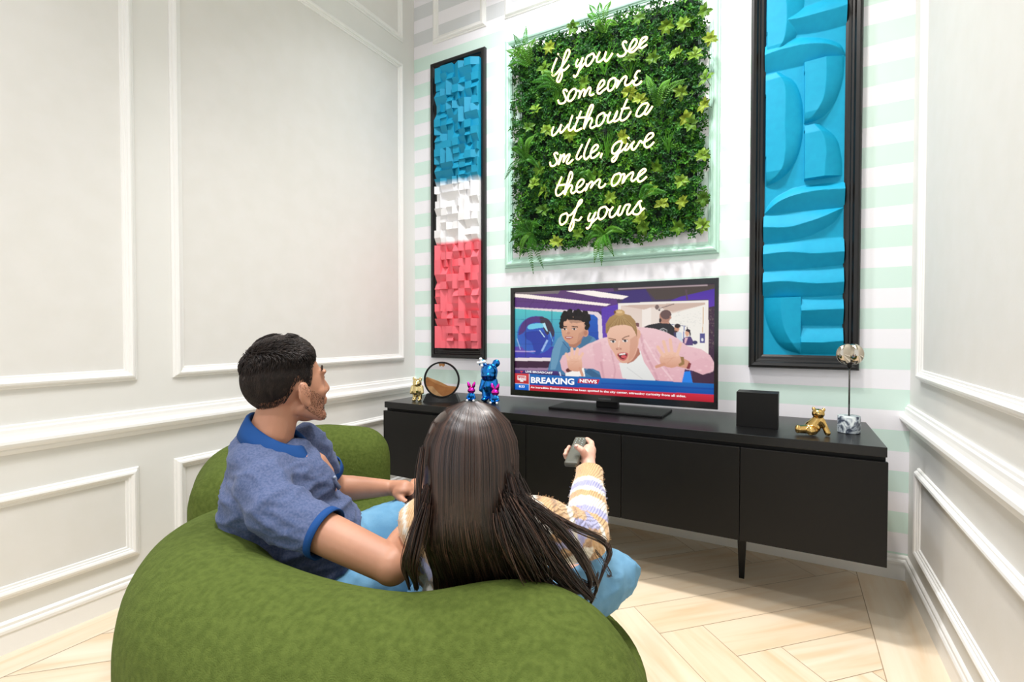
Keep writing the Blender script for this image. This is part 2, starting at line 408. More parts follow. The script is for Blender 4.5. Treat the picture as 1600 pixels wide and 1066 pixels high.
NEON = {'if':[[(-1.4154,3.2073),(-1.4357,3.1684),(-1.452,3.1282),(-1.4479,3.0975),(-1.4274,3.096),(-1.391,3.1273),(-1.351,3.1681),(-1.3233,3.2117),(-1.3257,3.2378),(-1.3432,3.2353),(-1.363,3.1933),(-1.3829,3.1252),(-1.403,3.0789),(-1.4151,3.0524),(-1.3989,3.041),(-1.3788,3.0728),(-1.3749,3.1158),(-1.3628,3.1091),(-1.3429,3.1186),(-1.3231,3.1353)],[(-1.4041,3.2352),(-1.4074,3.2287)]],'you':[[(-1.2604,3.1586),(-1.2736,3.1332),(-1.2681,3.1101),(-1.2449,3.1256),(-1.2257,3.16),(-1.2448,3.104),(-1.2641,3.0585),(-1.2835,3.0453),(-1.2914,3.0582)],[(-1.2548,3.0778),(-1.2102,3.1201)],[(-1.1685,3.166),(-1.195,3.1554),(-1.2064,3.1227),(-1.1949,3.0947),(-1.1683,3.1091),(-1.1458,3.1421),(-1.1534,3.1655),(-1.1685,3.166)],[(-1.1496,3.1503),(-1.1271,3.1357),(-1.1064,3.1653),(-1.1234,3.1361),(-1.127,3.1088),(-1.1084,3.1004),(-1.0752,3.1231),(-1.0643,3.1552),(-1.0752,3.1161),(-1.0641,3.0921),(-1.0422,3.1073),(-1.0205,3.1328)]],'see':[[(-0.9881,3.117),(-0.9737,3.0993),(-0.9453,3.0985),(-0.9313,3.1187),(-0.9455,3.1501),(-0.9527,3.1762),(-0.9386,3.1859),(-0.928,3.174)],[(-0.9313,3.1222),(-0.9068,3.1188),(-0.8756,3.1374),(-0.8619,3.1641),(-0.8758,3.1817),(-0.8965,3.1638),(-0.9103,3.1335),(-0.9067,3.1086),(-0.8824,3.1053),(-0.8583,3.1224),(-0.8276,3.1443),(-0.8005,3.1601),(-0.804,3.1746),(-0.8277,3.1713),(-0.8446,3.1457),(-0.8445,3.122),(-0.8274,3.1139),(-0.797,3.1255)]],'someone':[[(-1.4068,2.9175),(-1.3946,2.8927),(-1.3624,2.8891),(-1.3464,2.9111),(-1.3585,2.9432),(-1.3665,2.9708),(-1.3506,2.9765),(-1.3386,2.9605)],[(-1.299,2.9657),(-1.3227,2.9458),(-1.3345,2.9084),(-1.3186,2.8902),(-1.291,2.9058),(-1.2716,2.9447),(-1.2833,2.9656),(-1.299,2.9657)],[(-1.2755,2.9529),(-1.2443,2.9369),(-1.2543,2.8959),(-1.2366,2.9293),(-1.2212,2.9458),(-1.2112,2.9341),(-1.2173,2.8996),(-1.1982,2.931),(-1.1792,2.9501),(-1.1701,2.9351),(-1.1776,2.9083),(-1.1677,2.8953),(-1.1451,2.8993)],[(-1.1249,2.9158),(-1.0967,2.9317),(-1.0746,2.9546),(-1.082,2.9739),(-1.1005,2.9679),(-1.119,2.9371),(-1.1226,2.9061),(-1.1077,2.892),(-1.0818,2.9071),(-1.0561,2.9185)],[(-1.0163,2.9717),(-1.0417,2.9605),(-1.0525,2.9211),(-1.0414,2.894),(-1.016,2.9055),(-0.9982,2.9429),(-1.0018,2.9646),(-1.0163,2.9717)],[(-1.0018,2.9542),(-0.9817,2.9423),(-0.9944,2.9038),(-0.966,2.9419),(-0.9377,2.9624),(-0.9271,2.9495),(-0.9375,2.9211),(-0.9304,2.9022),(-0.9058,2.9065),(-0.885,2.9254)],[(-0.8404,2.972),(-0.8576,2.973),(-0.8747,2.9433),(-0.8608,2.931),(-0.8829,2.9112),(-0.871,2.8899),(-0.8469,2.8922),(-0.8298,2.907)]],'without':[[(-1.4391,2.743),(-1.4514,2.712),(-1.4472,2.6829),(-1.4226,2.6915),(-1.3943,2.7229),(-1.3822,2.7463),(-1.3918,2.7076),(-1.3821,2.6895),(-1.35,2.7141),(-1.3301,2.7357)],[(-1.2986,2.7912),(-1.3182,2.7442),(-1.3277,2.7059),(-1.3118,2.6904),(-1.2827,2.7151)],[(-1.2363,2.8067),(-1.2633,2.7474),(-1.2827,2.7006),(-1.2709,2.6801),(-1.2321,2.6905)],[(-1.2711,2.7672),(-1.1977,2.7568)],[(-1.2182,2.682),(-1.1938,2.7331),(-1.1673,2.7847),(-1.1523,2.8206),(-1.1637,2.8303),(-1.1826,2.8023),(-1.2053,2.7426),(-1.2182,2.6877),(-1.19,2.7323),(-1.1672,2.7454),(-1.1596,2.726),(-1.1724,2.6964),(-1.1632,2.6782),(-1.1294,2.6877)],[(-1.0887,2.7607),(-1.1183,2.7458),(-1.1294,2.7055),(-1.1181,2.6819),(-1.0884,2.6971),(-1.0701,2.7356),(-1.0776,2.7583),(-1.0887,2.7607)],[(-1.0739,2.7469),(-1.0481,2.7365),(-1.0336,2.7559),(-1.0481,2.7239),(-1.0516,2.6966),(-1.0334,2.6893),(-1.0009,2.714),(-0.9866,2.7527),(-1.0066,2.7152),(-1.008,2.6911),(-0.99,2.6908),(-0.965,2.7064)],[(-0.9216,2.8156),(-0.9369,2.7833),(-0.958,2.7396),(-0.9685,2.7003),(-0.9542,2.6834),(-0.9225,2.6975),(-0.8981,2.7301)],[(-0.9617,2.7597),(-0.9087,2.7564)]],'a':[[(-0.7918,2.761),(-0.8257,2.7585),(-0.853,2.7305),(-0.8632,2.6987),(-0.8425,2.6875),(-0.8118,2.7081),(-0.7836,2.7525),(-0.8105,2.7078),(-0.8016,2.691),(-0.7814,2.7082),(-0.7614,2.7341)]],'smile':[[(-1.4669,2.5034),(-1.4586,2.4759),(-1.4298,2.4749),(-1.4135,2.4982),(-1.4258,2.53),(-1.434,2.5537),(-1.4177,2.5598),(-1.4071,2.5475)],[(-1.3852,2.5415),(-1.4029,2.4742),(-1.3811,2.5186),(-1.361,2.5395),(-1.3586,2.5221),(-1.3665,2.4866),(-1.345,2.5198),(-1.3211,2.5325),(-1.3234,2.5124),(-1.3409,2.4824),(-1.3289,2.4694),(-1.2933,2.4927)],[(-1.2273,2.5826),(-1.2582,2.5303),(-1.2698,2.4996),(-1.2557,2.4863),(-1.231,2.5052)],[(-1.1738,2.6085),(-1.2003,2.556),(-1.2156,2.5083),(-1.2039,2.4775),(-1.1735,2.4974)],[(-1.1697,2.5111),(-1.132,2.528),(-1.1171,2.5481),(-1.1306,2.5612),(-1.1547,2.5442),(-1.1697,2.5075),(-1.1605,2.4788),(-1.1319,2.4853),(-1.1058,2.507)],[(-1.0887,2.499),(-1.1004,2.4706)]],'give':[[(-0.9567,2.5535),(-0.9853,2.5519),(-1.014,2.5293),(-1.0211,2.4921),(-0.9994,2.4813),(-0.9708,2.5075),(-0.9531,2.5459),(-0.9707,2.5006),(-0.9921,2.4486),(-1.0137,2.4299),(-1.021,2.4465),(-0.9921,2.4695),(-0.9564,2.4911),(-0.9247,2.5165)],[(-0.9177,2.5324),(-0.9338,2.5078),(-0.9337,2.4905),(-0.9175,2.4945),(-0.8966,2.5182),(-0.8758,2.5349),(-0.8896,2.5169),(-0.8916,2.4933),(-0.8776,2.4839),(-0.8549,2.5072),(-0.8378,2.5313),(-0.8206,2.5179),(-0.7833,2.5312),(-0.7566,2.5496),(-0.7634,2.5677),(-0.7869,2.5622),(-0.807,2.5323),(-0.8103,2.499),(-0.7932,2.4823),(-0.7697,2.4916),(-0.751,2.5096)],[(-0.9108,2.569),(-0.9143,2.5607)]],'them':[[(-1.3768,2.3886),(-1.401,2.3404),(-1.4213,2.2987),(-1.4131,2.264),(-1.3847,2.2699),(-1.3605,2.2902)],[(-1.4132,2.3332),(-1.3446,2.3307)],[(-1.3548,2.2599),(-1.3286,2.3225),(-1.3025,2.37),(-1.2994,2.3973),(-1.3129,2.4096),(-1.3287,2.3666),(-1.3525,2.2965),(-1.3564,2.2638),(-1.3365,2.3016),(-1.3127,2.3202),(-1.2992,2.3095),(-1.3086,2.283),(-1.2967,2.2631),(-1.2677,2.281)],[(-1.2693,2.2907),(-1.2343,2.3075),(-1.2151,2.3336),(-1.2305,2.3482),(-1.2538,2.3335),(-1.2693,2.2994),(-1.2614,2.2692),(-1.2342,2.2654),(-1.2034,2.2886)],[(-1.1935,2.3139),(-1.2033,2.2684),(-1.1843,2.3053),(-1.1615,2.3235),(-1.1554,2.3083),(-1.169,2.2816),(-1.1426,2.31),(-1.1126,2.3305),(-1.1014,2.3182),(-1.1103,2.2911),(-1.1013,2.2741),(-1.079,2.2795),(-1.0628,2.2969)]],'one':[[(-0.9773,2.3486),(-1.0061,2.3391),(-1.0241,2.2997),(-1.0131,2.2735),(-0.9842,2.2869),(-0.9629,2.3255),(-0.9701,2.3475),(-0.9773,2.3486)],[(-0.9665,2.333),(-0.938,2.3369),(-0.952,2.2808),(-0.9238,2.3195),(-0.8888,2.3417),(-0.8818,2.3303),(-0.8935,2.3011),(-0.8851,2.2847),(-0.8643,2.2967),(-0.8299,2.3188),(-0.8027,2.3384),(-0.813,2.3515),(-0.8403,2.3341),(-0.8539,2.302),(-0.8448,2.2767),(-0.8215,2.2801),(-0.7944,2.3011)]],'of':[[(-1.3481,2.1336),(-1.3803,2.1225),(-1.3924,2.0868),(-1.3802,2.0595),(-1.348,2.0745),(-1.3321,2.1096),(-1.3401,2.1327),(-1.3481,2.1336)],[(-1.3361,2.1189),(-1.3083,2.1202),(-1.269,2.1609),(-1.234,2.1929),(-1.2302,2.2105),(-1.2496,2.2021),(-1.2728,2.1467),(-1.3002,2.0767),(-1.3199,2.0273),(-1.312,2.0118),(-1.2922,2.0392),(-1.2845,2.0823),(-1.2531,2.0752),(-1.2299,2.098)]],'yours':[[(-1.1685,2.1163),(-1.1837,2.0856),(-1.1798,2.0635),(-1.157,2.0754),(-1.1322,2.117),(-1.1532,2.0678),(-1.1682,2.0335),(-1.1873,2.0138),(-1.1973,2.0221)],[(-1.1607,2.0471),(-1.1156,2.0815)],[(-1.0785,2.1447),(-1.1045,2.1337),(-1.1156,2.0922),(-1.1006,2.0656),(-1.0709,2.08),(-1.0526,2.1204),(-1.0638,2.1429),(-1.0785,2.1447)],[(-1.0564,2.1314),(-1.0328,2.118),(-1.0125,2.138),(-1.0343,2.1076),(-1.0341,2.0758),(-1.0123,2.0734),(-0.9835,2.1051),(-0.9657,2.1392),(-0.9799,2.0977),(-0.9762,2.0777),(-0.9583,2.0847),(-0.9407,2.1208),(-0.9266,2.1385),(-0.9019,2.1354),(-0.9179,2.1008),(-0.9178,2.0765),(-0.8981,2.0811),(-0.8635,2.1217),(-0.8428,2.1486),(-0.8257,2.1512)],[(-0.8428,2.1486),(-0.8372,2.1219),(-0.8288,2.0935),(-0.8494,2.07),(-0.8771,2.0752),(-0.8828,2.0917)],[(-0.8302,2.0882),(-0.8084,2.1047)]]}
WAVES = [('h',[(-0.1378,3.1659),(-0.0367,3.1499),(0.0521,3.1623),(0.1212,3.17),(0.2504,3.1863)],[(-0.1378,3.1627),(-0.0727,3.1098),(0.0176,3.0875),(0.122,3.0855),(0.2514,3.0891)],[(-0.1378,3.1586),(-0.1281,3.1163),(-0.0906,3.0689),(0.0182,3.0186),(0.1399,3.0008),(0.2523,3.0016)]),('h',[(-0.1364,2.9994),(-0.0718,3.012),(0.0449,2.9957),(0.1488,2.9607),(0.2245,2.9076),(0.2539,2.841)],[(-0.1358,2.9265),(-0.0711,2.9348),(0.0454,2.9351),(0.1492,2.9121),(0.2165,2.8805),(0.254,2.838)],[(-0.1351,2.8358),(0.0551,2.8348),(0.1584,2.8403),(0.254,2.8361)]),('v',[(-0.135,2.8274),(-0.1296,2.1839)],[(-0.0793,2.8185),(-0.0375,2.7311),(-0.0319,2.6068),(-0.0346,2.5047),(-0.0304,2.4422),(-0.0314,2.3499),(-0.0515,2.2501),(-0.1277,2.1805)],[(-0.0564,2.8158),(0.0117,2.7497),(0.0482,2.6398),(0.0564,2.5065),(0.0461,2.387),(0.0159,2.2905),(-0.0466,2.2132),(-0.1258,2.1781)]),('v',[(0.0595,2.8387),(0.0626,2.5032)],[(0.1626,2.8392),(0.1637,2.7322),(0.1521,2.616),(0.1101,2.5356),(0.0644,2.5049)],[(0.2499,2.8323),(0.243,2.7124),(0.211,2.6026),(0.153,2.5265),(0.0661,2.5025)]),('v',[(0.0626,2.5012),(0.0656,2.1779)],[(0.1106,2.4854),(0.1542,2.4069),(0.1678,2.3149),(0.1625,2.2462),(0.1606,2.1817)],[(0.1363,2.4881),(0.2131,2.3956),(0.239,2.2926),(0.2437,2.2329),(0.2427,2.1761)]),('h',[(-0.1396,2.0214),(-0.0915,2.094),(-0.0277,2.132),(0.0438,2.1527),(0.2487,2.1477)],[(-0.1395,2.0129),(-0.0636,2.0696),(0.0266,2.099),(0.1314,2.108),(0.2492,2.1015)],[(-0.1395,2.0108),(0.054,2.0119),(0.2501,2.01)]),('h',[(-0.1395,2.0108),(0.054,2.0098),(0.2502,2.008)],[(-0.1388,1.9318),(-0.0167,1.9193),(0.0723,1.9356),(0.1585,1.9614),(0.2502,2.0051)],[(-0.1381,1.84),(0.0554,1.8558),(0.1591,1.8963),(0.2177,1.9398),(0.2502,2.0002)]),('h',[(-0.138,1.8369),(0.0554,1.8538),(0.2518,1.8445)],[(-0.1375,1.7735),(-0.0336,1.7791),(0.0562,1.769),(0.1175,1.7592),(0.2527,1.7587)],[(-0.1367,1.6806),(0.057,1.6801),(0.2534,1.6915)]),('h',[(-0.1367,1.6784),(0.0571,1.678),(0.2534,1.6896)],[(-0.1362,1.6097),(-0.0322,1.6119),(0.0578,1.6003),(0.145,1.591),(0.2544,1.5937)],[(-0.1373,1.523),(0.0585,1.5205),(0.1628,1.5198),(0.2551,1.5265)]),('v',[(0.0541,1.5155),(0.0571,1.1931)],[(-0.0451,1.5188),(-0.0444,1.4385),(-0.0252,1.3341),(0.0164,1.2513),(0.0544,1.1951)],[(-0.1354,1.5219),(-0.128,1.4191),(-0.0942,1.3132),(-0.038,1.2297),(0.0509,1.193)]),('h',[(0.0559,1.5185),(0.2552,1.5116)],[(0.0566,1.4416),(0.155,1.4446),(0.2559,1.4473)],[(0.0574,1.3565),(0.2568,1.3552)]),('h',[(0.0574,1.3544),(0.2568,1.3532)],[(0.0583,1.262),(0.1568,1.261),(0.2577,1.272)],[(0.0589,1.1921),(0.2585,1.1946)])]
def ray_at(px, py):
    """direction through a measured point of the photograph"""
    f = Vector((-math.sin(YAW)*math.cos(PITCH), math.cos(YAW)*math.cos(PITCH), math.sin(PITCH)))
    r = Vector((math.cos(YAW), math.sin(YAW), 0)); u = r.cross(f)
    return f + r*((px-800)/FPX) - u*((py-533)/FPX)
def at(px, py, d):
    """point at distance d in front of the camera"""
    return ray_at(px, py)*d + Vector((0, 0, CAM_H))
def on_y(px, py, Y):
    r = ray_at(px, py); return r*(Y/r.y) + Vector((0, 0, CAM_H))

# ------------------------------------------------------------------ console
M_black = mat('black_lacquer_wood', rgb(11, 10, 9), 0.45, bump=(200, 0.05, 0.001), spec=0.28)
M_blacktop = mat('black_satin_top', rgb(10, 10, 11), 0.33, bump=(220, 0.05, 0.001), spec=0.45)
CX0, CX1, CY0, CY1, CZ = -2.466, 0.366, 2.566, 3.24, 0.835
con = thing('media_console', 'long low black media console with flat doors on tapered legs under the television', 'cabinet', (-1.05, 2.9, 0))
MB().box(CX0+0.004, CX1-0.004, CY0+0.004, CY1, CZ-0.042, CZ).build('top_panel', M_blacktop, con, bevel=0.002)
b = MB(); b.box(CX0+0.006, CX1-0.006, CY0+0.03, CY1, 0.335, CZ-0.042); b.build('carcass', M_black, con)
xs = [CX0, -1.91, -1.344, -0.774, -0.2, CX1]
for i in range(5):
    a, c = xs[i], xs[i+1]
    d = MB().box(a+0.0015, c-0.0015, CY0-0.004, CY0+0.018, 0.33, 0.7735).build('door', M_black, con, bevel=0.0015)
for x in (-1.91, -0.2):
    for y in (2.905,):
        l = MB(); cx = x-0.013
        t, bo = 0.026, 0.0125
        l.add([(cx-t, y-t, 0.336), (cx+t, y-t, 0.336), (cx+t, y+t, 0.336), (cx-t, y+t, 0.336), (cx-bo, y-bo, 0), (cx+bo, y-bo, 0), (cx+bo, y+bo, 0), (cx-bo, y+bo, 0)],
              [(0, 1, 2, 3), (7, 6, 5, 4), (0, 4, 5, 1), (1, 5, 6, 2), (2, 6, 7, 3), (3, 7, 4, 0)])
        l.build('leg', M_black, con)

# ------------------------------------------------------------------ television
M_bezel = mat('glossy_black_plastic', rgb(14, 14, 16), 0.16, spec=0.6)
M_stand = mat('stand_black_plastic', rgb(8, 8, 9), 0.45, spec=0.25)
TY = 2.93
tv = thing('television', 'large flat television showing a news broadcast, standing on the black console', 'television', (-1.0, TY, CZ))
TX0, TX1, TZ0, TZ1 = -1.655, -0.342, 0.891, 1.618
SX0, SX1, SZ0, SZ1 = -1.628, -0.363, 0.929, 1.587
b = MB()
for (x0, x1, z0, z1) in ((TX0, TX1, TZ0, SZ0), (TX0, TX1, SZ1, TZ1), (TX0, SX0, SZ0, SZ1), (SX1, TX1, SZ0, SZ1)):
    b.box(x0, x1, TY, TY+0.02, z0, z1)
b.build('bezel', M_bezel, tv)
b = MB().box(TX0+0.004, TX1-0.004, TY+0.0205, TY+0.045, TZ0+0.004, TZ1-0.004)
b.box(TX0+0.2, TX1-0.2, TY+0.045, TY+0.085, TZ0+0.05, TZ1-0.22)
b.build('back_housing', M_bezel, tv)
b = MB().box(-1.06, -0.92, TY+0.045, TY+0.075, CZ+0.014, TZ0+0.12)
b.build('stand_neck', M_stand, tv)
MB().box(-1.32, -0.62, TY-0.11, TY+0.17, CZ+0.0005, CZ+0.014).build('stand_base', M_stand, tv, bevel=0.003)
MB().box(-1.03, -0.95, TY-0.0008, TY, TZ0+0.012, TZ0+0.022).build('badge', mat('badge_grey', rgb(90, 90, 92), 0.3, 0.8), tv)

HOM = [0.00088800522, 2.5814105e-06, -0.089200641, 7.4286848e-05, 0.001477247, -0.23640198, 0.00015807735, 8.372579e-07]
def uvof(p):
    x, y = p; h = HOM; d = h[6]*x+h[7]*y+1
    return ((h[0]*x+h[1]*y+h[2])/d, (h[3]*x+h[4]*y+h[5])/d)
GW, GH = 520, 270
gu, gv = np.meshgrid((np.arange(GW)+0.5)/GW, (np.arange(GH)+0.5)/GH)
IMG = np.zeros((GH, GW, 3))
def lin(c):
    c = np.array(c, float)/255
    return np.where(c <= 0.04045, c/12.92, ((c+0.055)/1.055)**2.4)
def inside(P):
    m = np.zeros(gu.shape, bool); n = len(P)
    for i in range(n):
        (x1, y1), (x2, y2) = P[i], P[(i+1) % n]
        if y1 == y2: continue
        c = ((y1 > gv) != (y2 > gv)) & (gu < (x2-x1)*(gv-y1)/(y2-y1)+x1)
        m ^= c
    return m
def poly(pts, c1, c2=None, alpha=1.0, smooth=False, dirx=False):
    if smooth: pts = spline(pts, 6, True)
    P = [uvof(p) for p in pts]; m = inside(P)
    c = np.broadcast_to(lin(c1), IMG.shape).copy()
    if c2 is not None:
        ax = gu if dirx else gv; k = 0 if dirx else 1
        lo, hi = min(p[k] for p in P), max(p[k] for p in P)
        t = np.clip((ax-lo)/(hi-lo+1e-9), 0, 1)[..., None]
        c = c*(1-t)+lin(c2)*t
    IMG[m] = IMG[m]*(1-alpha)+c[m]*alpha
def blob(c, rx, ry, col, alpha=1.0, soft=False, ang=0):
    """ellipse given in measured pixels; soft = fades towards its rim"""
    n = 28
    if not soft:
        return poly([(c[0]+rx*math.cos(a)*math.cos(ang)-ry*math.sin(a)*math.sin(ang), c[1]+rx*math.cos(a)*math.sin(ang)+ry*math.sin(a)*math.cos(ang)) for a in [2*PI*k/n for k in range(n)]], col, alpha=alpha)
    u0, v0 = uvof(c); ru = abs(uvof((c[0]+rx, c[1]))[0]-u0); rv = abs(uvof((c[0], c[1]+ry))[1]-v0)
    d = ((gu-u0)/ru)**2+((gv-v0)/rv)**2
    a = (np.clip(1-d, 0, 1)*alpha)[..., None]
    IMG[:] = IMG*(1-a)+lin(col)*a
def line(pts, wd, col, alpha=1.0):
    for (x1, y1), (x2, y2) in zip(pts[:-1], pts[1:]):
        L = math.hypot(x2-x1, y2-y1) or 1; nx, ny = -(y2-y1)/L*wd/2, (x2-x1)/L*wd/2
        poly([(x1+nx, y1+ny), (x2+nx, y2+ny), (x2-nx, y2-ny), (x1-nx, y1-ny)], col, alpha=alpha)
def finger(a, b, wd, col):
    line([a, b], wd, col); blob(b, wd/2, wd/2, col); blob(a, wd/2, wd/2, col)

def paint():
    IMG[:] = lin((66, 45, 92))
    poly([(98, 150), (820, 115), (820, 240), (700, 285), (98, 262)], (96, 66, 110), (92, 52, 132))
    poly([(98, 150), (420, 132), (400, 160), (98, 172)], (120, 110, 112))
    poly([(780, 105), (1495, 75), (1495, 260), (1200, 215), (820, 240)], (72, 58, 66), (70, 52, 100))
    poly([(700, 150), (1010, 125), (1060, 210), (820, 232), (860, 200)], (62, 46, 110))
    poly([(1010, 120), (1495, 90), (1495, 150), (1250, 190), (1080, 200)], (76, 64, 60))
    poly([(1250, 178), (1495, 118), (1495, 240), (1450, 250), (1445, 195), (1180, 208)], (74, 44, 158), (92, 50, 170))
    line([(1290, 125), (1300, 200)], 12, (90, 70, 80))
    for x in (190, 300, 400, 510, 620, 720):
        line([(x+60, 185), (x, 262)], 3, (70, 40, 90), 0.7)
    for x in (420, 540, 640):
        line([(x+50, 150), (x, 205)], 3, (80, 50, 100), 0.6)
    line([(98, 215), (600, 240), (720, 262)], 3, (70, 40, 90), 0.6)
    poly([(98, 163), (190, 168), (765, 232), (735, 247), (98, 186)], (252, 240, 232))
    poly([(450, 142), (640, 138), (892, 176), (850, 198), (690, 184)], (252, 242, 236))
    poly([(820, 122), (1440, 90), (1440, 100), (820, 131)], (176, 156, 160))
    poly([(705, 262), (822, 232), (822, 480), (705, 500)], (92, 58, 176), (110, 70, 180))
    for y in range(270, 470, 11): line([(705, y), (822, y-18)], 3, (70, 42, 140), 0.7)
    poly([(98, 258), (600, 282), (680, 290), (704, 315), (712, 480), (712, 640), (98, 640)], (228, 214, 218))
    poly([(98, 268), (590, 302), (650, 308), (676, 330), (684, 480), (684, 612), (98, 618)], (84, 196, 196), (44, 74, 176))
    poly([(480, 300), (590, 302), (650, 308), (676, 330), (684, 480), (684, 612), (480, 615)], (30, 96, 190), (34, 50, 150))
    poly([(98, 540), (420, 535), (420, 615), (98, 618)], (60, 60, 168))
    blob((130, 560), 90, 30, (120, 80, 170), 0.5, True)
    blob((245, 455), 132, 135, (52, 96, 186))
    blob((245, 455), 128, 130, (44, 78, 180), 0.8, True)
    poly([(122, 452), (140, 385), (190, 335), (260, 322), (300, 328), (300, 372), (250, 365), (190, 385), (165, 430), (140, 450)], (82, 52, 122), smooth=True)
    poly([(275, 328), (335, 345), (372, 420), (366, 468), (345, 440), (320, 455), (300, 415), (282, 390), (275, 352)], (62, 50, 66), smooth=True)
    poly([(185, 400), (210, 378), (285, 372), (300, 398), (250, 408), (200, 415)], (112, 200, 228), smooth=True)
    poly([(170, 440), (250, 425), (310, 440), (330, 480), (300, 520), (270, 590), (238, 592), (215, 510), (175, 480)], (42, 62, 160), smooth=True)
    poly([(290, 372), (308, 368), (318, 400), (330, 430), (318, 425), (300, 398)], (180, 225, 240))
    line([(270, 420), (305, 470)], 7, (190, 220, 240))
    line([(340, 430), (362, 500)], 6, (120, 190, 230))
    line([(325, 490), (285, 570)], 14, (160, 190, 236), 0.9)
    line([(110, 480), (135, 560)], 6, (170, 190, 236), 0.8)
    line([(98, 572), (240, 572)], 8, (190, 170, 220), 0.8)
    for x in (172, 356): line([(x, 275), (x, 615)], 4, (30, 44, 90), 0.75)
    for y in (345, 435, 520): line([(98, y), (684, y)], 3, (30, 60, 130), 0.5)
    poly([(98, 640), (345, 640), (345, 690), (98, 690)], (58, 26, 56))
    poly([(98, 690), (345, 688), (345, 720), (98, 705)], (150, 120, 150))
    poly([(1448, 252), (1495, 240), (1495, 800), (1330, 800), (1340, 700), (1440, 700)], (64, 40, 62))
    rr = random.Random(3)
    for _ in range(70):
        x, y = rr.uniform(1452, 1490), rr.uniform(260, 540)
        blob((x, y), rr.uniform(2, 5), rr.uniform(2, 6), rr.choice([(110, 90, 90), (40, 24, 40), (130, 110, 110)]), 0.6)
    # framed picture behind
    poly([(818, 226), (1447, 200), (1449, 620), (818, 560)], (240, 232, 224))
    poly([(838, 242), (1424, 216), (1424, 600), (838, 520)], (224, 204, 192), (232, 216, 206))
    poly([(985, 262), (1050, 238), (1050, 440), (985, 420)], (240, 230, 222))
    poly([(838, 242), (1424, 216), (1424, 232), (1200, 285), (1060, 250), (1000, 270)], (206, 180, 166))
    poly([(1180, 300), (1424, 232), (1424, 600), (1240, 560), (1180, 480)], (240, 236, 228))
    poly([(1050, 262), (1120, 252), (1180, 300), (1180, 420), (1050, 420)], (232, 218, 208))
    line([(1105, 262), (1210, 228)], 5, (110, 90, 90)); blob((1090, 252), 14, 18, (120, 100, 96)); blob((1106, 272), 7, 7, (60, 50, 56))
    for _ in range(80):
        x, y = rr.uniform(1200, 1400), rr.uniform(280, 400)
        line([(x, y), (x+rr.uniform(4, 14), y)], 2.5, (205, 205, 200), 0.7)
    line([(1412, 250), (1408, 430)], 6, (214, 180, 140))
    line([(1180, 372), (1290, 385)], 4, (70, 80, 140)); line([(1278, 385), (1276, 500)], 6, (70, 90, 170))
    poly([(930, 362), (966, 365), (966, 396), (930, 392)], (120, 80, 80))
    poly([(1388, 436), (1422, 434), (1422, 502), (1388, 504)], (86, 84, 140)); blob((1406, 480), 9, 12, (230, 230, 235))
    poly([(980, 402), (1030, 378), (1110, 362), (1180, 364), (1215, 400), (1245, 495), (1200, 520), (1090, 470), (980, 430)], (42, 40, 44), smooth=False)
    poly([(1118, 340), (1172, 345), (1176, 368), (1108, 364)], (190, 140, 120))
    blob((1146, 318), 40, 44, (176, 128, 110)); blob((1152, 304), 38, 34, (104, 78, 76)); blob((1112, 345), 9, 16, (60, 46, 46))
    blob((1184, 325), 6, 12, (190, 140, 122))
    hexa = [(1133+27*math.cos(PI/3*k+PI/6)*1.1, 425+24*math.sin(PI/3*k+PI/6)) for k in range(7)]
    line(hexa, 4, (190, 190, 192)); line([(1118, 412), (1128, 436)], 4, (190, 190, 192)); line([(1132, 412), (1146, 436)], 4, (190, 190, 192)); line([(1122, 424), (1148, 420)], 4, (190, 190, 192))
    poly([(1208, 432), (1235, 420), (1262, 432), (1268, 500), (1222, 500)], (206, 216, 226)); poly([(1206, 430), (1222, 428), (1230, 500), (1214, 500)], (60, 60, 96))
    blob((1228, 402), 17, 26, (204, 146, 118)); blob((1233, 384), 21, 16, (48, 36, 40)); blob((1222, 424), 11, 7, (80, 56, 54))
    poly([(1268, 478), (1290, 460), (1325, 458), (1342, 488), (1342, 520), (1268, 520)], (84, 62, 116)); poly([(1285, 465), (1305, 468), (1290, 510), (1280, 505)], (226, 180, 190))
    blob((1300, 434), 14, 24, (222, 168, 140)); poly([(1286, 415), (1300, 402), (1322, 412), (1326, 452), (1316, 455), (1314, 428), (1292, 420)], (50, 36, 46)); line([(1300, 408), (1302, 388)], 5, (60, 44, 60))
    blob((1355, 500), 17, 14, (60, 58, 100))
    # the boy
    poly([(326, 705), (345, 640), (360, 560), (395, 480), (430, 455), (470, 452), (560, 480), (610, 452), (650, 468), (690, 510), (700, 600), (720, 765), (560, 760), (330, 720)], (84, 136, 172), (66, 118, 160))
    poly([(360, 560), (395, 480), (430, 455), (450, 470), (420, 540), (400, 640), (380, 700), (345, 700)], (112, 160, 190), alpha=0.7)
    poly([(560, 480), (610, 452), (640, 470), (600, 540), (570, 560), (540, 520)], (66, 114, 150))
    line([(470, 540), (480, 660)], 5, (56, 98, 136)); line([(430, 500), (480, 560)], 6, (60, 100, 140))
    line([(600, 700), (690, 760)], 40, (40, 80, 120), 0.7)
    poly([(458, 480), (570, 450), (560, 510), (520, 545), (480, 535)], (176, 120, 96))
    poly([(425, 372), (424, 430), (434, 470), (456, 500), (490, 520), (525, 512), (560, 480), (588, 440), (592, 370), (560, 330), (480, 320)], (222, 172, 144), (206, 150, 122), smooth=True)
    blob((590, 435), 22, 30, (206, 152, 126)); blob((592, 438), 12, 18, (180, 122, 100))
    poly([(545, 440), (590, 420), (588, 460), (560, 492), (530, 510)], (180, 126, 104), alpha=0.45)
    for _ in range(90):
        a = rr.uniform(0, 2*PI); rad = rr.uniform(0.3, 1)
        x, y = 518+98*rad*math.cos(a), 318+38*rad*math.sin(a)
        blob((x, y), 15, 15, rr.choice([(24, 19, 22), (32, 24, 26), (18, 14, 16)]))
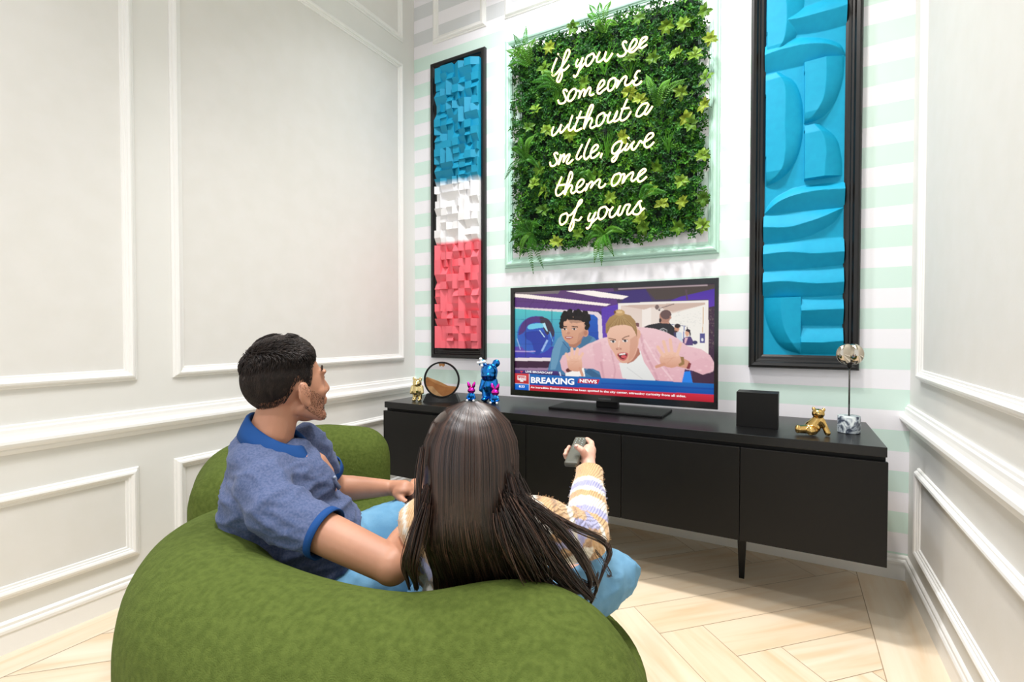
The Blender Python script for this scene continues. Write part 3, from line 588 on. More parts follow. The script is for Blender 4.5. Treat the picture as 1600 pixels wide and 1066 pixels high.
    for x, y in ((428, 350), (422, 372), (436, 335), (424, 392), (602, 360), (608, 385), (612, 340), (600, 400), (596, 380)): blob((x, y), 16, 18, (22, 18, 20))
    poly([(440, 362), (480, 345), (560, 350), (592, 385), (585, 400), (560, 385), (500, 368), (450, 378)], (222, 172, 144), alpha=0.6)
    for x, y in ((446, 412), (513, 411)):
        blob((x, y), 15, 6, (228, 214, 208)); blob((x, y), 7, 7, (40, 26, 26)); line([(x-16, y-6), (x+14, y-7)], 4, (50, 34, 34))
    line([(428, 394), (462, 394)], 6, (60, 42, 42)); line([(494, 392), (538, 396)], 6, (60, 42, 42))
    blob((470, 440), 14, 9, (190, 132, 108), 0.8); line([(462, 415), (460, 440)], 5, (232, 186, 158), 0.7)
    poly([(446, 468), (470, 462), (506, 468), (480, 484), (460, 482)], (178, 96, 92), smooth=True); line([(456, 470), (494, 470)], 4, (236, 226, 220))
    # the woman in the pink cardigan
    pink, pk2, pk3 = (236, 198, 202), (222, 172, 182), (200, 146, 158)
    poly([(1262, 795), (1278, 708), (1322, 704), (1342, 795)], (34, 128, 226))
    poly([(870, 735), (930, 745), (930, 770), (860, 765)], (200, 30, 50))
    poly([(412, 640), (430, 600), (480, 575), (560, 545), (610, 515), (650, 500), (690, 480), (760, 462), (820, 520), (862, 640), (866, 775), (705, 765), (690, 712), (640, 690), (575, 690), (560, 730), (470, 745), (425, 700)], pink, pk2)
    poly([(948, 392), (1000, 395), (1080, 405), (1160, 432), (1230, 470), (1300, 525), (1400, 548), (1460, 590), (1497, 655), (1480, 705), (1410, 728), (1340, 700), (1285, 690), (1262, 795), (1130, 780), (1060, 760), (1000, 660), (960, 560), (935, 470)], pink, pk2)
    poly([(640, 520), (700, 500), (720, 640), (700, 700), (660, 680)], pk2, alpha=0.6)
    line([(700, 640), (720, 765)], 16, pk3, 0.6); line([(770, 560), (800, 700), (790, 765)], 12, pk3, 0.5)
    line([(975, 440), (1000, 560), (1060, 680), (1100, 775)], 16, pk3, 0.55); line([(1080, 560), (1180, 720)], 10, pk3, 0.35)
    line([(1000, 480), (1080, 620), (1200, 770)], 12, (246, 216, 218), 0.5)
    poly([(1230, 640), (1330, 640), (1420, 600), (1480, 640), (1480, 700), (1410, 725), (1330, 695)], pk2, alpha=0.5)
    for _ in range(260):
        x, y = rr.uniform(600, 1490), rr.uniform(400, 770)
        u, v = uvof((x, y)); i, j = int(v*GH), int(u*GW)
        if 0 <= i < GH and 0 <= j < GW and IMG[i, j, 0] > 0.5 and 0.33 < IMG[i, j, 1] < 0.66 and IMG[i, j, 2] > 0.35:
            blob((x, y), rr.uniform(8, 18), rr.uniform(6, 12), rr.choice([(246, 214, 216), (214, 166, 176), (240, 204, 208)]), 0.35, True)
    poly([(826, 650), (900, 640), (975, 560), (1000, 640), (1040, 700), (1085, 778), (900, 770), (850, 755)], (236, 236, 232), (222, 222, 220))
    line([(880, 680), (990, 762)], 6, (204, 204, 202), 0.7)
    poly([(860, 620), (960, 540), (975, 585), (930, 635), (885, 655)], (176, 116, 96))
    poly([(742, 410), (744, 470), (760, 530), (792, 580), (815, 622), (845, 648), (880, 648), (915, 630), (945, 580), (962, 510), (966, 440), (950, 390), (900, 370), (820, 372), (760, 390)], (234, 192, 168), (220, 164, 140), smooth=True)
    poly([(905, 480), (960, 440), (955, 530), (925, 610), (890, 640), (900, 560)], (196, 138, 114), alpha=0.5)
    blob((962, 445), 14, 34, (222, 170, 146))
    poly([(732, 438), (734, 370), (760, 325), (800, 302), (850, 296), (905, 312), (940, 352), (952, 420), (950, 462), (935, 425), (915, 392), (870, 378), (810, 382), (765, 398), (744, 440)], (172, 138, 88), (150, 116, 74))
    for k in range(16):
        x = 745+k*13
        line([(835, 300), (x, 385 if 2 < k < 13 else 400)], 3, (204, 174, 120) if k % 2 else (120, 92, 62), 0.5)
    blob((828, 292), 38, 22, (196, 158, 104)); blob((828, 288), 22, 10, (222, 188, 136)); blob((796, 290), 8, 12, (110, 70, 60))
    for (x, y) in ((784, 497), (868, 492)):
        blob((x, y), 19, 9, (236, 226, 220)); blob((x+1, y), 9, 9, (52, 58, 66)); line([(x-21, y-7), (x+20, y-9)], 4, (92, 62, 54))
    line([(752, 474), (776, 478), (804, 484)], 6, (122, 86, 66)); line([(846, 480), (870, 464), (898, 456)], 6, (122, 86, 66))
    line([(828, 490), (822, 540)], 8, (244, 208, 186), 0.7); blob((824, 548), 22, 10, (206, 150, 128), 0.8)
    blob((812, 552), 4, 3, (120, 70, 62)); blob((838, 550), 4, 3, (120, 70, 62))
    poly([(812, 588), (830, 578), (860, 574), (888, 582), (882, 612), (862, 632), (838, 628), (822, 610)], (196, 92, 92), smooth=True)
    poly([(820, 592), (850, 580), (880, 588), (874, 608), (860, 620), (840, 618), (828, 606)], (92, 22, 28), smooth=True)
    poly([(826, 584), (870, 578), (872, 588), (830, 594)], (240, 232, 226)); blob((858, 604), 18, 11, (214, 86, 92))
    # hands
    sk, sk2 = (236, 190, 166), (210, 152, 126)
    blob((488, 705), 34, 20, (96, 40, 44)); poly([(450, 725), (580, 685), (590, 748), (450, 745)], (244, 240, 234))
    poly([(466, 612), (500, 598), (540, 596), (562, 615), (568, 670), (560, 705), (520, 712), (480, 700), (464, 660)], sk, sk2, smooth=True)
    finger((472, 625), (456, 588), 20, sk); finger((498, 612), (496, 552), 22, sk); finger((525, 610), (536, 552), 22, sk); finger((550, 618), (572, 584), 19, sk)
    finger((552, 690), (570, 738), 19, sk2)
    line([(485, 640), (545, 640)], 3, sk2, 0.7); line([(490, 670), (530, 640)], 3, sk2, 0.6)
    poly([(1225, 590), (1320, 635), (1320, 690), (1215, 668)], sk2)
    poly([(1118, 592), (1170, 570), (1225, 575), (1258, 615), (1252, 655), (1200, 680), (1140, 668), (1112, 640)], sk, sk2, smooth=True)
    finger((1135, 595), (1096, 534), 22, sk); finger((1160, 580), (1136, 494), 22, sk); finger((1195, 575), (1182, 482), 22, sk); finger((1230, 590), (1254, 512), 21, sk)
    finger((1140, 655), (1088, 674), 22, sk2); line([(1140, 620), (1220, 608)], 3, sk2, 0.7); line([(1160, 650), (1210, 600)], 3, sk2, 0.6)
    poly([(1252, 600), (1278, 604), (1282, 655), (1248, 670), (1240, 655), (1262, 640)], (150, 116, 70)); poly([(1312, 640), (1330, 650), (1318, 690), (1295, 685)], (130, 50, 54))
    # lower banners
    poly([(196, 733), (1495, 792), (1495, 870), (196, 810)], (20, 104, 180), (8, 70, 160))
    poly([(700, 790), (1495, 822), (1495, 835), (700, 800)], (4, 60, 150), alpha=0.6)
    poly([(196, 810), (1495, 870), (1495, 925), (196, 852)], (206, 40, 62), (176, 24, 44))
    poly([(98, 703), (398, 711), (410, 744), (98, 727)], (76, 50, 120), (46, 30, 92)); line([(410, 716), (418, 745)], 8, (225, 220, 235))
    poly([(98, 727), (196, 733), (196, 806), (98, 800)], (206, 60, 66), (176, 34, 44))
    poly([(98, 802), (196, 808), (196, 850), (98, 845)], (30, 120, 216), (10, 84, 190)); line([(197, 733), (197, 850)], 5, (226, 226, 236))
    line([(98, 801), (196, 807)], 3, (226, 226, 236))
    poly([(546, 762), (692, 768), (678, 801), (534, 795)], (204, 36, 60), (176, 22, 46))
    poly([(134, 710), (142, 714), (150, 710), (151, 716), (142, 724), (133, 716)], (232, 50, 70))
    poly([(114, 744), (174, 748), (174, 780), (114, 776)], (240, 236, 236)); poly([(119, 749), (169, 753), (169, 772), (119, 769)], (196, 52, 60)); poly([(134, 778), (152, 779), (156, 790), (132, 789)], (240, 236, 236))
    # gentle studio light variation over the whole picture
paint()
scrn = bpy.data.meshes.new('screen')
vx = np.empty((GH+1, GW+1, 3))
vx[..., 0] = SX0+(SX1-SX0)*np.arange(GW+1)[None, :]/GW; vx[..., 1] = TY+0.0185; vx[..., 2] = SZ1-(SZ1-SZ0)*np.arange(GH+1)[:, None]/GH
idx = np.arange((GH+1)*(GW+1)).reshape(GH+1, GW+1)
fc = np.stack([idx[1:, :-1], idx[1:, 1:], idx[:-1, 1:], idx[:-1, :-1]], -1).reshape(-1, 4)
scrn.from_pydata(vx.reshape(-1, 3).tolist(), [], fc.tolist())
ca = scrn.color_attributes.new('picture', 'FLOAT_COLOR', 'POINT')
pad = np.pad(IMG, ((0, 1), (0, 1), (0, 0)), 'edge'); pad2 = np.pad(IMG, ((1, 0), (1, 0), (0, 0)), 'edge')
vcol = (pad+pad2)/2; vcol = np.concatenate([vcol, np.ones((GH+1, GW+1, 1))], -1)
ca.data.foreach_set('color', vcol.astype(np.float32).ravel())
M_scr = bpy.data.materials.new('lit_screen'); M_scr.use_nodes = True
nb = M_scr.node_tree.nodes['Principled BSDF']; nb.inputs['Base Color'].default_value = (0.004, 0.004, 0.004, 1); nb.inputs['Roughness'].default_value = 0.2; nb.inputs['Specular IOR Level'].default_value = 0.3
na = M_scr.node_tree.nodes.new('ShaderNodeAttribute'); na.attribute_name = 'picture'
M_scr.node_tree.links.new(na.outputs['Color'], nb.inputs['Emission Color']); nb.inputs['Emission Strength'].default_value = 0.95
scrn.materials.append(M_scr)
so = bpy.data.objects.new('screen', scrn); COL.objects.link(so); so.parent = tv; so.matrix_parent_inverse = Matrix.Translation(-tv.location)
plabel(so, 'lit screen with two people reaching out over a breaking news banner')
M_txt = mat('screen_lettering', (0, 0, 0, 1), 0.4, emit=(0.95, 0.95, 0.97, 1), emit_s=1.0)
def text_mesh(s, size=1.0, bold=0.0):
    c = bpy.data.curves.new('t', 'FONT'); c.body = s; c.size = size; c.offset = bold; c.resolution_u = 3
    o = bpy.data.objects.new('t', c); COL.objects.link(o)
    dg = bpy.context.evaluated_depsgraph_get(); dg.update()
    me = bpy.data.meshes.new_from_object(o.evaluated_get(dg)); bpy.data.objects.remove(o); return me
def screen_text(s, p0, p1, h0, bold, name):
    """text from measured left baseline p0 to right baseline p1 with capital height h0"""
    me = text_mesh(s, 1.0, bold)
    n = len(me.vertices); co = np.empty(n*3); me.vertices.foreach_get('co', co); co = co.reshape(-1, 3)
    x0, x1 = co[:, 0].min(), co[:, 0].max()
    u0, v0 = uvof(p0); u1, v1 = uvof(p1); vt = uvof((p0[0], p0[1]-h0))[1]
    caph = 0.73
    X = SX0+(SX1-SX0)*(u0+(co[:, 0]-x0)/(x1-x0)*(u1-u0))
    Vv = v0+(co[:, 0]-x0)/(x1-x0)*(v1-v0) - co[:, 1]/caph*(v0-vt)
    out = np.stack([X, np.full(n, TY+0.0178), SZ1-(SZ1-SZ0)*Vv], -1)
    me.vertices.foreach_set('co', out.ravel()); me.update(); me.materials.clear(); me.materials.append(M_txt)
    o = bpy.data.objects.new(name, me); COL.objects.link(o); o.parent = so
screen_text('LIVE BROADCAST', (171, 722), (362, 731), 14, 0.03, 'caption_text')
screen_text('BREAKING', (209, 795), (513, 806), 42, 0.035, 'headline_text')
screen_text('NEWS', (551, 789), (672, 796), 24, 0.03, 'tag_text')
screen_text('An incredible illusion museum has been spotted in the city center, attracting curiosity from all sides.', (207, 833), (1294, 889), 14, 0.02, 'ticker_text')
screen_text('8:33', (124, 828), (164, 830), 15, 0.03, 'clock_text')
screen_text('NEWS', (120, 771), (168, 771), 13, 0.03, 'logo_text')
# ------------------------------------------------------------------ framed relief of tinted wooden blocks
M_frame = mat('black_satin_frame', rgb(14, 13, 13), 0.38, bump=(120, 0.05, 0.001))
def art_frame(x0, x1, z0, z1, wd, dp, root):
    prof = [(0, 0), (0, dp*0.75), (wd*0.08, dp*0.95), (wd*0.2, dp), (wd*0.4, dp*0.9), (wd*0.5, dp*0.6), (wd*0.62, dp*0.55), (wd*0.68, dp*0.42), (wd*0.85, dp*0.38), (wd, dp*0.25), (wd, 0)]
    mb = MB(); sweep_frame(mb, prof, x0, x1, z0, z1, f_back)
    return mb.build('frame', M_frame, root)
la = thing('block_relief_artwork', 'tall narrow black-framed relief of wooden blocks fading from blue through white to coral', 'artwork', (-2.34, YB-0.001, 1.106))
art_frame(-2.606, -2.075, 1.106, 3.527, 0.075, 0.036, la)
MB().box(-2.54, -2.14, YB-0.01, YB-0.0005, 1.17, 3.46).build('backing_board', mat('backing_black', rgb(14, 14, 15), 0.6), la)
def blockmat():
    m = bpy.data.materials.new('tinted_wood_blocks'); m.use_nodes = True
    N = m.node_tree.nodes; L = m.node_tree.links; b = N['Principled BSDF']; b.inputs['Roughness'].default_value = 0.6
    g = N.new('ShaderNodeTexCoord'); s = N.new('ShaderNodeSeparateXYZ'); L.new(g.outputs['Object'], s.inputs[0])
    nz = N.new('ShaderNodeTexNoise'); nz.inputs['Scale'].default_value = 9; L.new(g.outputs['Object'], nz.inputs['Vector'])
    ad = N.new('ShaderNodeMath'); ad.operation = 'MULTIPLY_ADD'; L.new(nz.outputs['Fac'], ad.inputs[0]); ad.inputs[1].default_value = 0.03; L.new(s.outputs['Z'], ad.inputs[2])
    mr = N.new('ShaderNodeMapRange'); mr.inputs[1].default_value = 1.1; mr.inputs[2].default_value = 3.6; L.new(ad.outputs[0], mr.inputs[0])
    r = N.new('ShaderNodeValToRGB'); L.new(mr.outputs[0], r.inputs[0])
    f = lambda z: (z+0.015-1.1)/2.5
    E = r.color_ramp.elements
    E[0].position = 0; E[0].color = rgb(238, 104, 116); E[1].position = f(2.028); E[1].color = rgb(240, 112, 124)
    for z, c in ((2.05, rgb(240, 238, 238)), (2.49, rgb(240, 240, 242)), (2.54, rgb(0, 142, 178)), (3.45, rgb(0, 152, 192))):
        e = E.new(f(z)); e.color = c
    L.new(r.outputs[0], b.inputs['Base Color']); return m
rnd = random.Random(11)
mb = MB(); nx, nzb = 7, 38; x0, x1, z0, z1 = -2.522, -2.11, 1.19, 3.448
dx, dz = (x1-x0)/nx, (z1-z0)/nzb
for i in range(nx):
    for j in range(nzb):
        a, b_, c, d = x0+i*dx, x0+(i+1)*dx, z0+j*dz, z0+(j+1)*dz
        k = rnd.choice([0, 0, 1, 1, 2, 3, 4, 4]); lo, hi = 0.052, 0.086
        if k == 0: h = [rnd.choice((0.062, 0.076, 0.088))]*4
        elif k == 1: h = [lo, lo, hi, hi]
        elif k == 2: h = [hi, hi, lo, lo]
        elif k == 3: h = [lo, hi, hi, lo]
        else: h = [hi, lo, lo, hi]
        P = [(a, YB-0.01, c), (b_, YB-0.01, c), (b_, YB-0.01, d), (a, YB-0.01, d), (a, YB-h[0], c), (b_, YB-h[1], c), (b_, YB-h[2], d), (a, YB-h[3], d)]
        mb.add(P, [(0, 3, 2, 1), (4, 5, 6, 7)][1:] + [(0, 1, 5, 4), (1, 2, 6, 5), (2, 3, 7, 6), (3, 0, 4, 7)])
mb.build('block_relief', blockmat(), la)

# ------------------------------------------------------------------ framed turquoise wave relief
ra = thing('wave_relief_artwork', 'tall black-framed turquoise relief of carved wave shapes at the right', 'artwork', (0.06, YB-0.001, 1.11))
art_frame(-0.213, 0.331, 1.11, 3.527, 0.077, 0.045, ra)
xa, xb, za, zb = -0.14, 0.257, 1.185, 3.452
NX, NZ = 132, 620
gx, gz = np.meshgrid(np.linspace(xa, xb, NX), np.linspace(za, zb, NZ))
hgt = np.zeros_like(gx)
def pcurve(P, t, axis):
    P = sorted(P, key=lambda p: p[axis])
    if len(P) > 3: P = spline(P, 8)
    P = sorted(P, key=lambda p: p[axis]); return np.interp(t, [p[axis] for p in P], [p[1-axis] for p in P])
def shift(W, dz): return [(k, [(x, z+dz) for x, z in T_], [(x, z+dz) for x, z in M_], [(x, z+dz) for x, z in B_]) for k, T_, M_, B_ in W]
allw = list(WAVES) + shift([WAVES[2], WAVES[3]], 0.72) 
for k, Tp, Mp, Bp in allw:
    if k == 'h':
        mnx, mxx = min(p[0] for p in Mp), max(p[0] for p in Mp)
        t, m_, b_ = (pcurve(q, gx, 0) for q in (Tp, Mp, Bp)); v = gz
        ok = (v <= t) & (v >= b_) & (gx > -0.2)
        if mnx > 0.0: ok &= gx > mnx-0.002
        up = np.clip((t-v)/np.maximum(t-m_, 1e-4), 0, 1); dn = np.clip((v-b_)/np.maximum(m_-b_, 1e-4), 0, 1)
        h = np.where(v >= m_, np.sin(up*PI/2)**1.2*0.3+up*0.7, dn**0.9)
        amp = np.clip(np.minimum(t-b_, 0.12)/0.12, 0, 1)*0.045
    else:
        lo, hi = min(p[1] for p in Mp), max(p[1] for p in Mp)
        t, m_, b_ = (pcurve(q, gz, 1) for q in (Tp, Mp, Bp)); v = gx
        s_ = 1 if np.mean(b_-t) > 0 else -1
        ok = ((v-t)*s_ >= 0) & ((b_-v)*s_ >= 0) & (gz >= lo) & (gz <= hi)
        up = np.clip((v-t)/np.where(np.abs(m_-t) < 1e-4, 1e-4*s_, m_-t), 0, 1); dn = np.clip((b_-v)/np.where(np.abs(b_-m_) < 1e-4, 1e-4*s_, b_-m_), 0, 1)
        h = np.where((v-m_)*s_ <= 0, 0.75+0.25*up, dn**0.8)
        amp = np.clip(np.abs(b_-t)/0.12, 0, 1)*0.045
    hgt = np.where(ok, np.maximum(hgt, h*amp), hgt)
vs = np.stack([gx, YB-0.006-hgt, gz], -1).reshape(-1, 3)
idx = np.arange(NX*NZ).reshape(NZ, NX)
fc = np.stack([idx[:-1, :-1], idx[:-1, 1:], idx[1:, 1:], idx[1:, :-1]], -1).reshape(-1, 4)
mb = MB(); mb.v = [tuple(v) for v in vs]; mb.f = [tuple(int(i) for i in f) for f in fc]; mb.c = [None]*len(mb.f)
n0 = len(mb.v)
M_turq = mat('turquoise_plaster', rgb(0, 154, 194), 0.6, bump=(700, 0.25, 0.0006), var=(30, rgb(4, 162, 200), 0.6), spec=0.3)
ob = mb.build('wave_relief', M_turq, ra, smooth=True, auto=0.6)

# ------------------------------------------------------------------ panel of artificial foliage
hg = thing('foliage_wall_panel', 'square panel of artificial leaves and ferns hung inside the mint moulding', 'foliage panel', (-1.14, YB-0.001, 1.9))
HX0, HX1, HZ0, HZ1 = -1.80, -0.475, 1.925, 3.40
gm = MB()
for i in range(24):
    x = HX0+0.03+(HX1-HX0-0.06)*i/23; gm.box(x-0.0015, x+0.0015, YB-0.014, YB-0.011, HZ0+0.02, HZ1-0.02)
for i in range(26):
    z = HZ0+0.03+(HZ1-HZ0-0.06)*i/25; gm.box(HX0+0.02, HX1-0.02, YB-0.011, YB-0.008, z-0.0015, z+0.0015)
gm.build('wire_grid', mat('dark_green_plastic', rgb(16, 42, 30), 0.5), hg)
MB().box(HX0+0.04, HX1-0.04, YB-0.008, YB-0.0005, HZ0+0.05, HZ1+0.012).build('backing_mat', mat('dark_green_mat', rgb(10, 34, 18), 0.9), hg)
M_leaf = mat('artificial_leaf', rgb(60, 120, 30), 0.5, attr='tint', spec=0.2)
M_fern = mat('fern_leaf', rgb(70, 150, 30), 0.5, attr='tint', spec=0.2)
rnd = random.Random(21)
def leaf(mb, base, d, up, L, W, col, bend=0.2):
    """folded leaf blade with a bent tip"""
    d = d.normalized(); side = d.cross(up)
    side = side.normalized() if side.length > 1e-4 else Vector((1, 0, 0)); nrm = side.cross(d)
    p0 = base; p1 = base+d*L*0.5+nrm*L*0.04; p2 = base+d*L-nrm*L*bend
    l = base+d*L*0.48+side*W*0.5+nrm*L*0.1; r = base+d*L*0.48-side*W*0.5+nrm*L*0.1
    l2 = base+d*L*0.8+side*W*0.32+nrm*L*(0.06-bend*0.4); r2 = base+d*L*0.8-side*W*0.32+nrm*L*(0.06-bend*0.4)
    mb.add([p0, p1, p2, l, r, l2, r2], [(0, 1, 3), (0, 4, 1), (1, 2, 5, 3), (1, 4, 6, 2)], col)
def edge_ok(x, z):
    n = noise.noise(Vector((x*9, z*9, 3)))*0.035 + noise.noise(Vector((x*30, z*30, 1)))*0.012
    return HX0-0.01+n < x < HX1+0.015+n*1.3 and HZ0-0.01+n < z < HZ1+0.03+n
mb = MB(); cnt = 0
greens = [rgb(38, 96, 22), rgb(52, 116, 28), rgb(30, 82, 26), rgb(64, 128, 30), rgb(24, 72, 30), rgb(84, 140, 34), rgb(44, 104, 44)]
while cnt < 5600:
    x, z = rnd.uniform(HX0-0.05, HX1+0.05), rnd.uniform(HZ0-0.05, HZ1+0.06)
    if not edge_ok(x, z): continue
    cnt += 1
    dep = rnd.uniform(0.02, 0.085)*(0.75+0.35*noise.noise(Vector((x*7, z*7, 0))))
    c0 = rnd.choice(greens); k = rnd.uniform(0.5, 1.0); col = (c0[0]*k, c0[1]*k, c0[2]*k, 1)
    axis = Vector((rnd.gauss(0, 0.45), -1, rnd.gauss(0.1, 0.45))).normalized()
    base = Vector((x, YB-0.012-dep, z)); u = axis.orthogonal().normalized(); v = axis.cross(u); ph = rnd.uniform(0, 6.3)
    for q in range(5):
        a = ph+q*2*PI/5+rnd.uniform(-0.3, 0.3)
        d = u*math.cos(a)+v*math.sin(a)+axis*rnd.uniform(0.1, 0.8)
        leaf(mb, base+axis*rnd.uniform(-0.012, 0.01), d, axis, rnd.uniform(0.018, 0.03), rnd.uniform(0.009, 0.014), col, 0.12)
o = mb.build('small_leaves', M_leaf, hg, attr='tint'); o['kind'] = 'stuff'
# broad-leaf sprigs: measured ones round the rim, the rest scattered between
YH = YB-0.09
spr = [(895, 45), (1100, 20), (1110, 65), (1105, 125), (1104, 165), (1098, 245), (1100, 310), (1098, 355), (1022, 92), (1060, 85), (1068, 40), (1042, 40), (1065, 145), (1072, 185), (1080, 195), (1000, 30),
       (850, 110), (860, 75), (915, 130), (1000, 158), (985, 145), (838, 175), (855, 205), (845, 265), (835, 290), (855, 300), (850, 330), (905, 365), (935, 275), (975, 215), (1065, 285), (1070, 315), (1035, 320), (1005, 355), (1000, 345), (870, 380), (890, 300), (825, 200), (1020, 300), (1030, 260), (985, 95), (960, 285), (880, 290), (1085, 90), (890, 210), (1060, 355), (955, 310)]
for i, (px, py) in enumerate(spr):
    p = on_y(px, py, YH); mb = MB(); y0 = rnd.choice([rgb(104, 136, 38), rgb(84, 122, 32), rgb(70, 108, 28), rgb(122, 142, 42)])
    axis = Vector((rnd.gauss(0, 0.3), -1, rnd.gauss(0, 0.3))).normalized(); u = axis.orthogonal().normalized(); v = axis.cross(u); ph = rnd.uniform(0, 6)
    n = rnd.choice([6, 7, 8]); mb.tube([p-axis*0.05, p], 0.002, n=5, col=rgb(70, 110, 40))
    for q in range(n):
        a = ph+q*2*PI/n+rnd.uniform(-0.2, 0.2); k = rnd.uniform(0.75, 1.2)
        leaf(mb, p+axis*0.004*q, u*math.cos(a)+v*math.sin(a)+axis*rnd.uniform(0.15, 0.7), axis, rnd.uniform(0.042, 0.06), rnd.uniform(0.027, 0.034), (y0[0]*k, y0[1]*k, y0[2]*k, 1), 0.18)
    mb.build('broad_leaf_sprig', M_leaf, hg, attr='tint')
def frond(mb, p, tip, wd, col, n=20, droop=0.03):
    """fern frond: a midrib with paired leaflets"""
    mid = (p+tip)/2+Vector((0, -droop*1.3, droop*0.6)); pts = [Vector(q) for q in spline([p, mid, tip], n//2)]
    mb.tube(pts, 0.0015, n=4, col=col)
    for i, q in enumerate(pts[1:], 1):
        t = i/len(pts); w_ = wd*math.sin(PI*min(1, 0.18+t*0.85))**0.7
        d = (pts[min(i+1, len(pts)-1)]-pts[i-1]).normalized(); s_ = d.cross(Vector((0, -1, 0))).normalized()
        for sg in (-1, 1): leaf(mb, q, s_*sg+d*0.55, Vector((0, -1, 0)), w_, wd*0.3, col, 0.1)
    leaf(mb, pts[-1]-d*0.004, d, Vector((0, -1, 0)), wd*0.7, wd*0.25, col, 0.1)
ferns = [((828, 103), [(803, 55), (822, 43), (836, 60), (792, 79), (794, 103), (812, 72)]),
         ((945, 52), [(921, 8), (937, 4), (954, 2), (918, 22), (930, 40), (964, 38)]),
         ((823, 248), [(812, 215), (834, 212), (790, 278), (800, 232), (842, 262)]),
         ((830, 362), [(797, 378), (812, 402), (833, 425), (848, 417), (829, 345), (843, 352), (800, 352)]),
         ((944, 366), [(929, 408), (940, 412), (958, 398), (916, 378), (975, 362), (925, 358)]),
         ((1027, 168), [(1010, 118), (1020, 130), (1047, 124), (1070, 124)]),
         ((880, 140), [(830, 128), (842, 120), (838, 138), (850, 112)]),
         ((1000, 312), [(1040, 300), (1020, 290)]), ((930, 288), [(905, 272), (915, 268)])]
for (bx, by), tips in ferns:
    mb = MB(); p = on_y(bx, by, YH-0.01)
    for tx, ty in tips:
        k = rnd.uniform(0.8, 1.2); c = rnd.choice([rgb(58, 116, 24), rgb(46, 100, 20), rgb(76, 128, 32)]); frond(mb, p, on_y(tx, ty, YH-0.03-rnd.uniform(0, 0.02)), 0.028, (c[0]*k, c[1]*k, c[2]*k, 1))
    mb.build('fern', M_fern, hg, attr='tint')
for bx, by, w_ in ((945, 118, 1), (985, 122, 0.7), (948, 250, 1), (870, 165, 0.8), (1045, 240, 0.7)):
    mb = MB(); p = on_y(bx, by, YH+0.01)
    for q in range(12):
        a = rnd.uniform(-0.6, 0.6); L_ = rnd.uniform(0.12, 0.22)*w_
        tip = p+Vector((math.sin(a)*L_, -rnd.uniform(0.01, 0.04), math.cos(a)*L_)); m_ = (p+tip)/2+Vector((0, -0.01, 0.01))
        mb.tube([Vector(s) for s in spline([p, m_, tip], 4)], [0.0022]*6+[0.0016, 0.001, 0.0004], n=4, col=rgb(66, 122, 32))
    mb.build('grass_tuft', M_fern, hg, attr='tint')

# ------------------------------------------------------------------ neon lettering
M_neon = mat('lit_neon_tube', (0, 0, 0, 1), 0.4, emit=(1.0, 0.80, 0.36, 1), emit_s=3.2)
M_peg = mat('clear_plastic_peg', rgb(200, 210, 205), 0.3)
ns = thing('neon_sign', 'glowing warm white neon script of six lines in front of the foliage panel', 'neon sign', (-1.1, 3.156, 2.1))
for word, strokes in NEON.items():
    mb = MB()
    for s_ in strokes:
        pts = [(x, 3.156, z) for x, z in s_]
        if len(pts) > 2: pts = spline(pts, 5)
        mb.tube(pts, 0.0062, n=8)
    o = mb.build('neon_word', M_neon, ns, smooth=True); o['label'] = 'neon word ' + word
    for s_ in (strokes[0], strokes[-1]):
        x, z = s_[len(s_)//2]; MB().tube([(x, 3.16, z), (x, YB-0.012, z)], 0.0025, n=6).build('peg', M_peg, o)

# ------------------------------------------------------------------ ornaments on the console
M_gold = mat('polished_gold', rgb(214, 178, 110), 0.12, 1.0)
M_goldp = mat('pale_polished_gold', rgb(226, 206, 150), 0.13, 1.0)
M_blue = mat('metallic_blue', rgb(10, 120, 205), 0.16, 1.0, coat=0.5)
M_pink = mat('metallic_magenta', rgb(232, 30, 178), 0.16, 1.0, coat=0.5)
M_chrome = mat('smoked_chrome', rgb(196, 186, 170), 0.06, 1.0)
M_white = mat('white_gloss', rgb(235, 238, 240), 0.25)

def put(root, loc, rz=0.0, sc=1.0):
    root.location = loc; root.rotation_euler = (0, 0, rz); root.scale = (sc, sc, sc)
# gold cat-eared figure at the left end (0.135 high), faces the room
g1 = thing('bear_figurine', 'small standing pale gold bear figurine at the left end of the console', 'figurine')
mb = MB(); mb.ball((0, 0, 0.075), (0.036, 0.03, 0.046)); mb.ball((0, -0.004, 0.128), (0.033, 0.03, 0.03)); mb.ball((0, -0.03, 0.12), (0.014, 0.012, 0.011))
for s_ in (-1, 1):
    mb.capsule((s_*0.034, -0.004, 0.1), (s_*0.041, -0.012, 0.06), 0.012, 0.011); mb.capsule((s_*0.019, 0, 0.05), (s_*0.02, -0.004, 0.014), 0.016, 0.014)
    mb.ball((s_*0.02, -0.014, 0.011), (0.015, 0.022, 0.011)); mb.ball((s_*0.024, 0, 0.156), (0.012, 0.007, 0.014))
organic(mb, 'body', M_goldp, g1, 0.0035, 3, 0.5); put(g1, (-2.275, 2.70, CZ), 0.35)

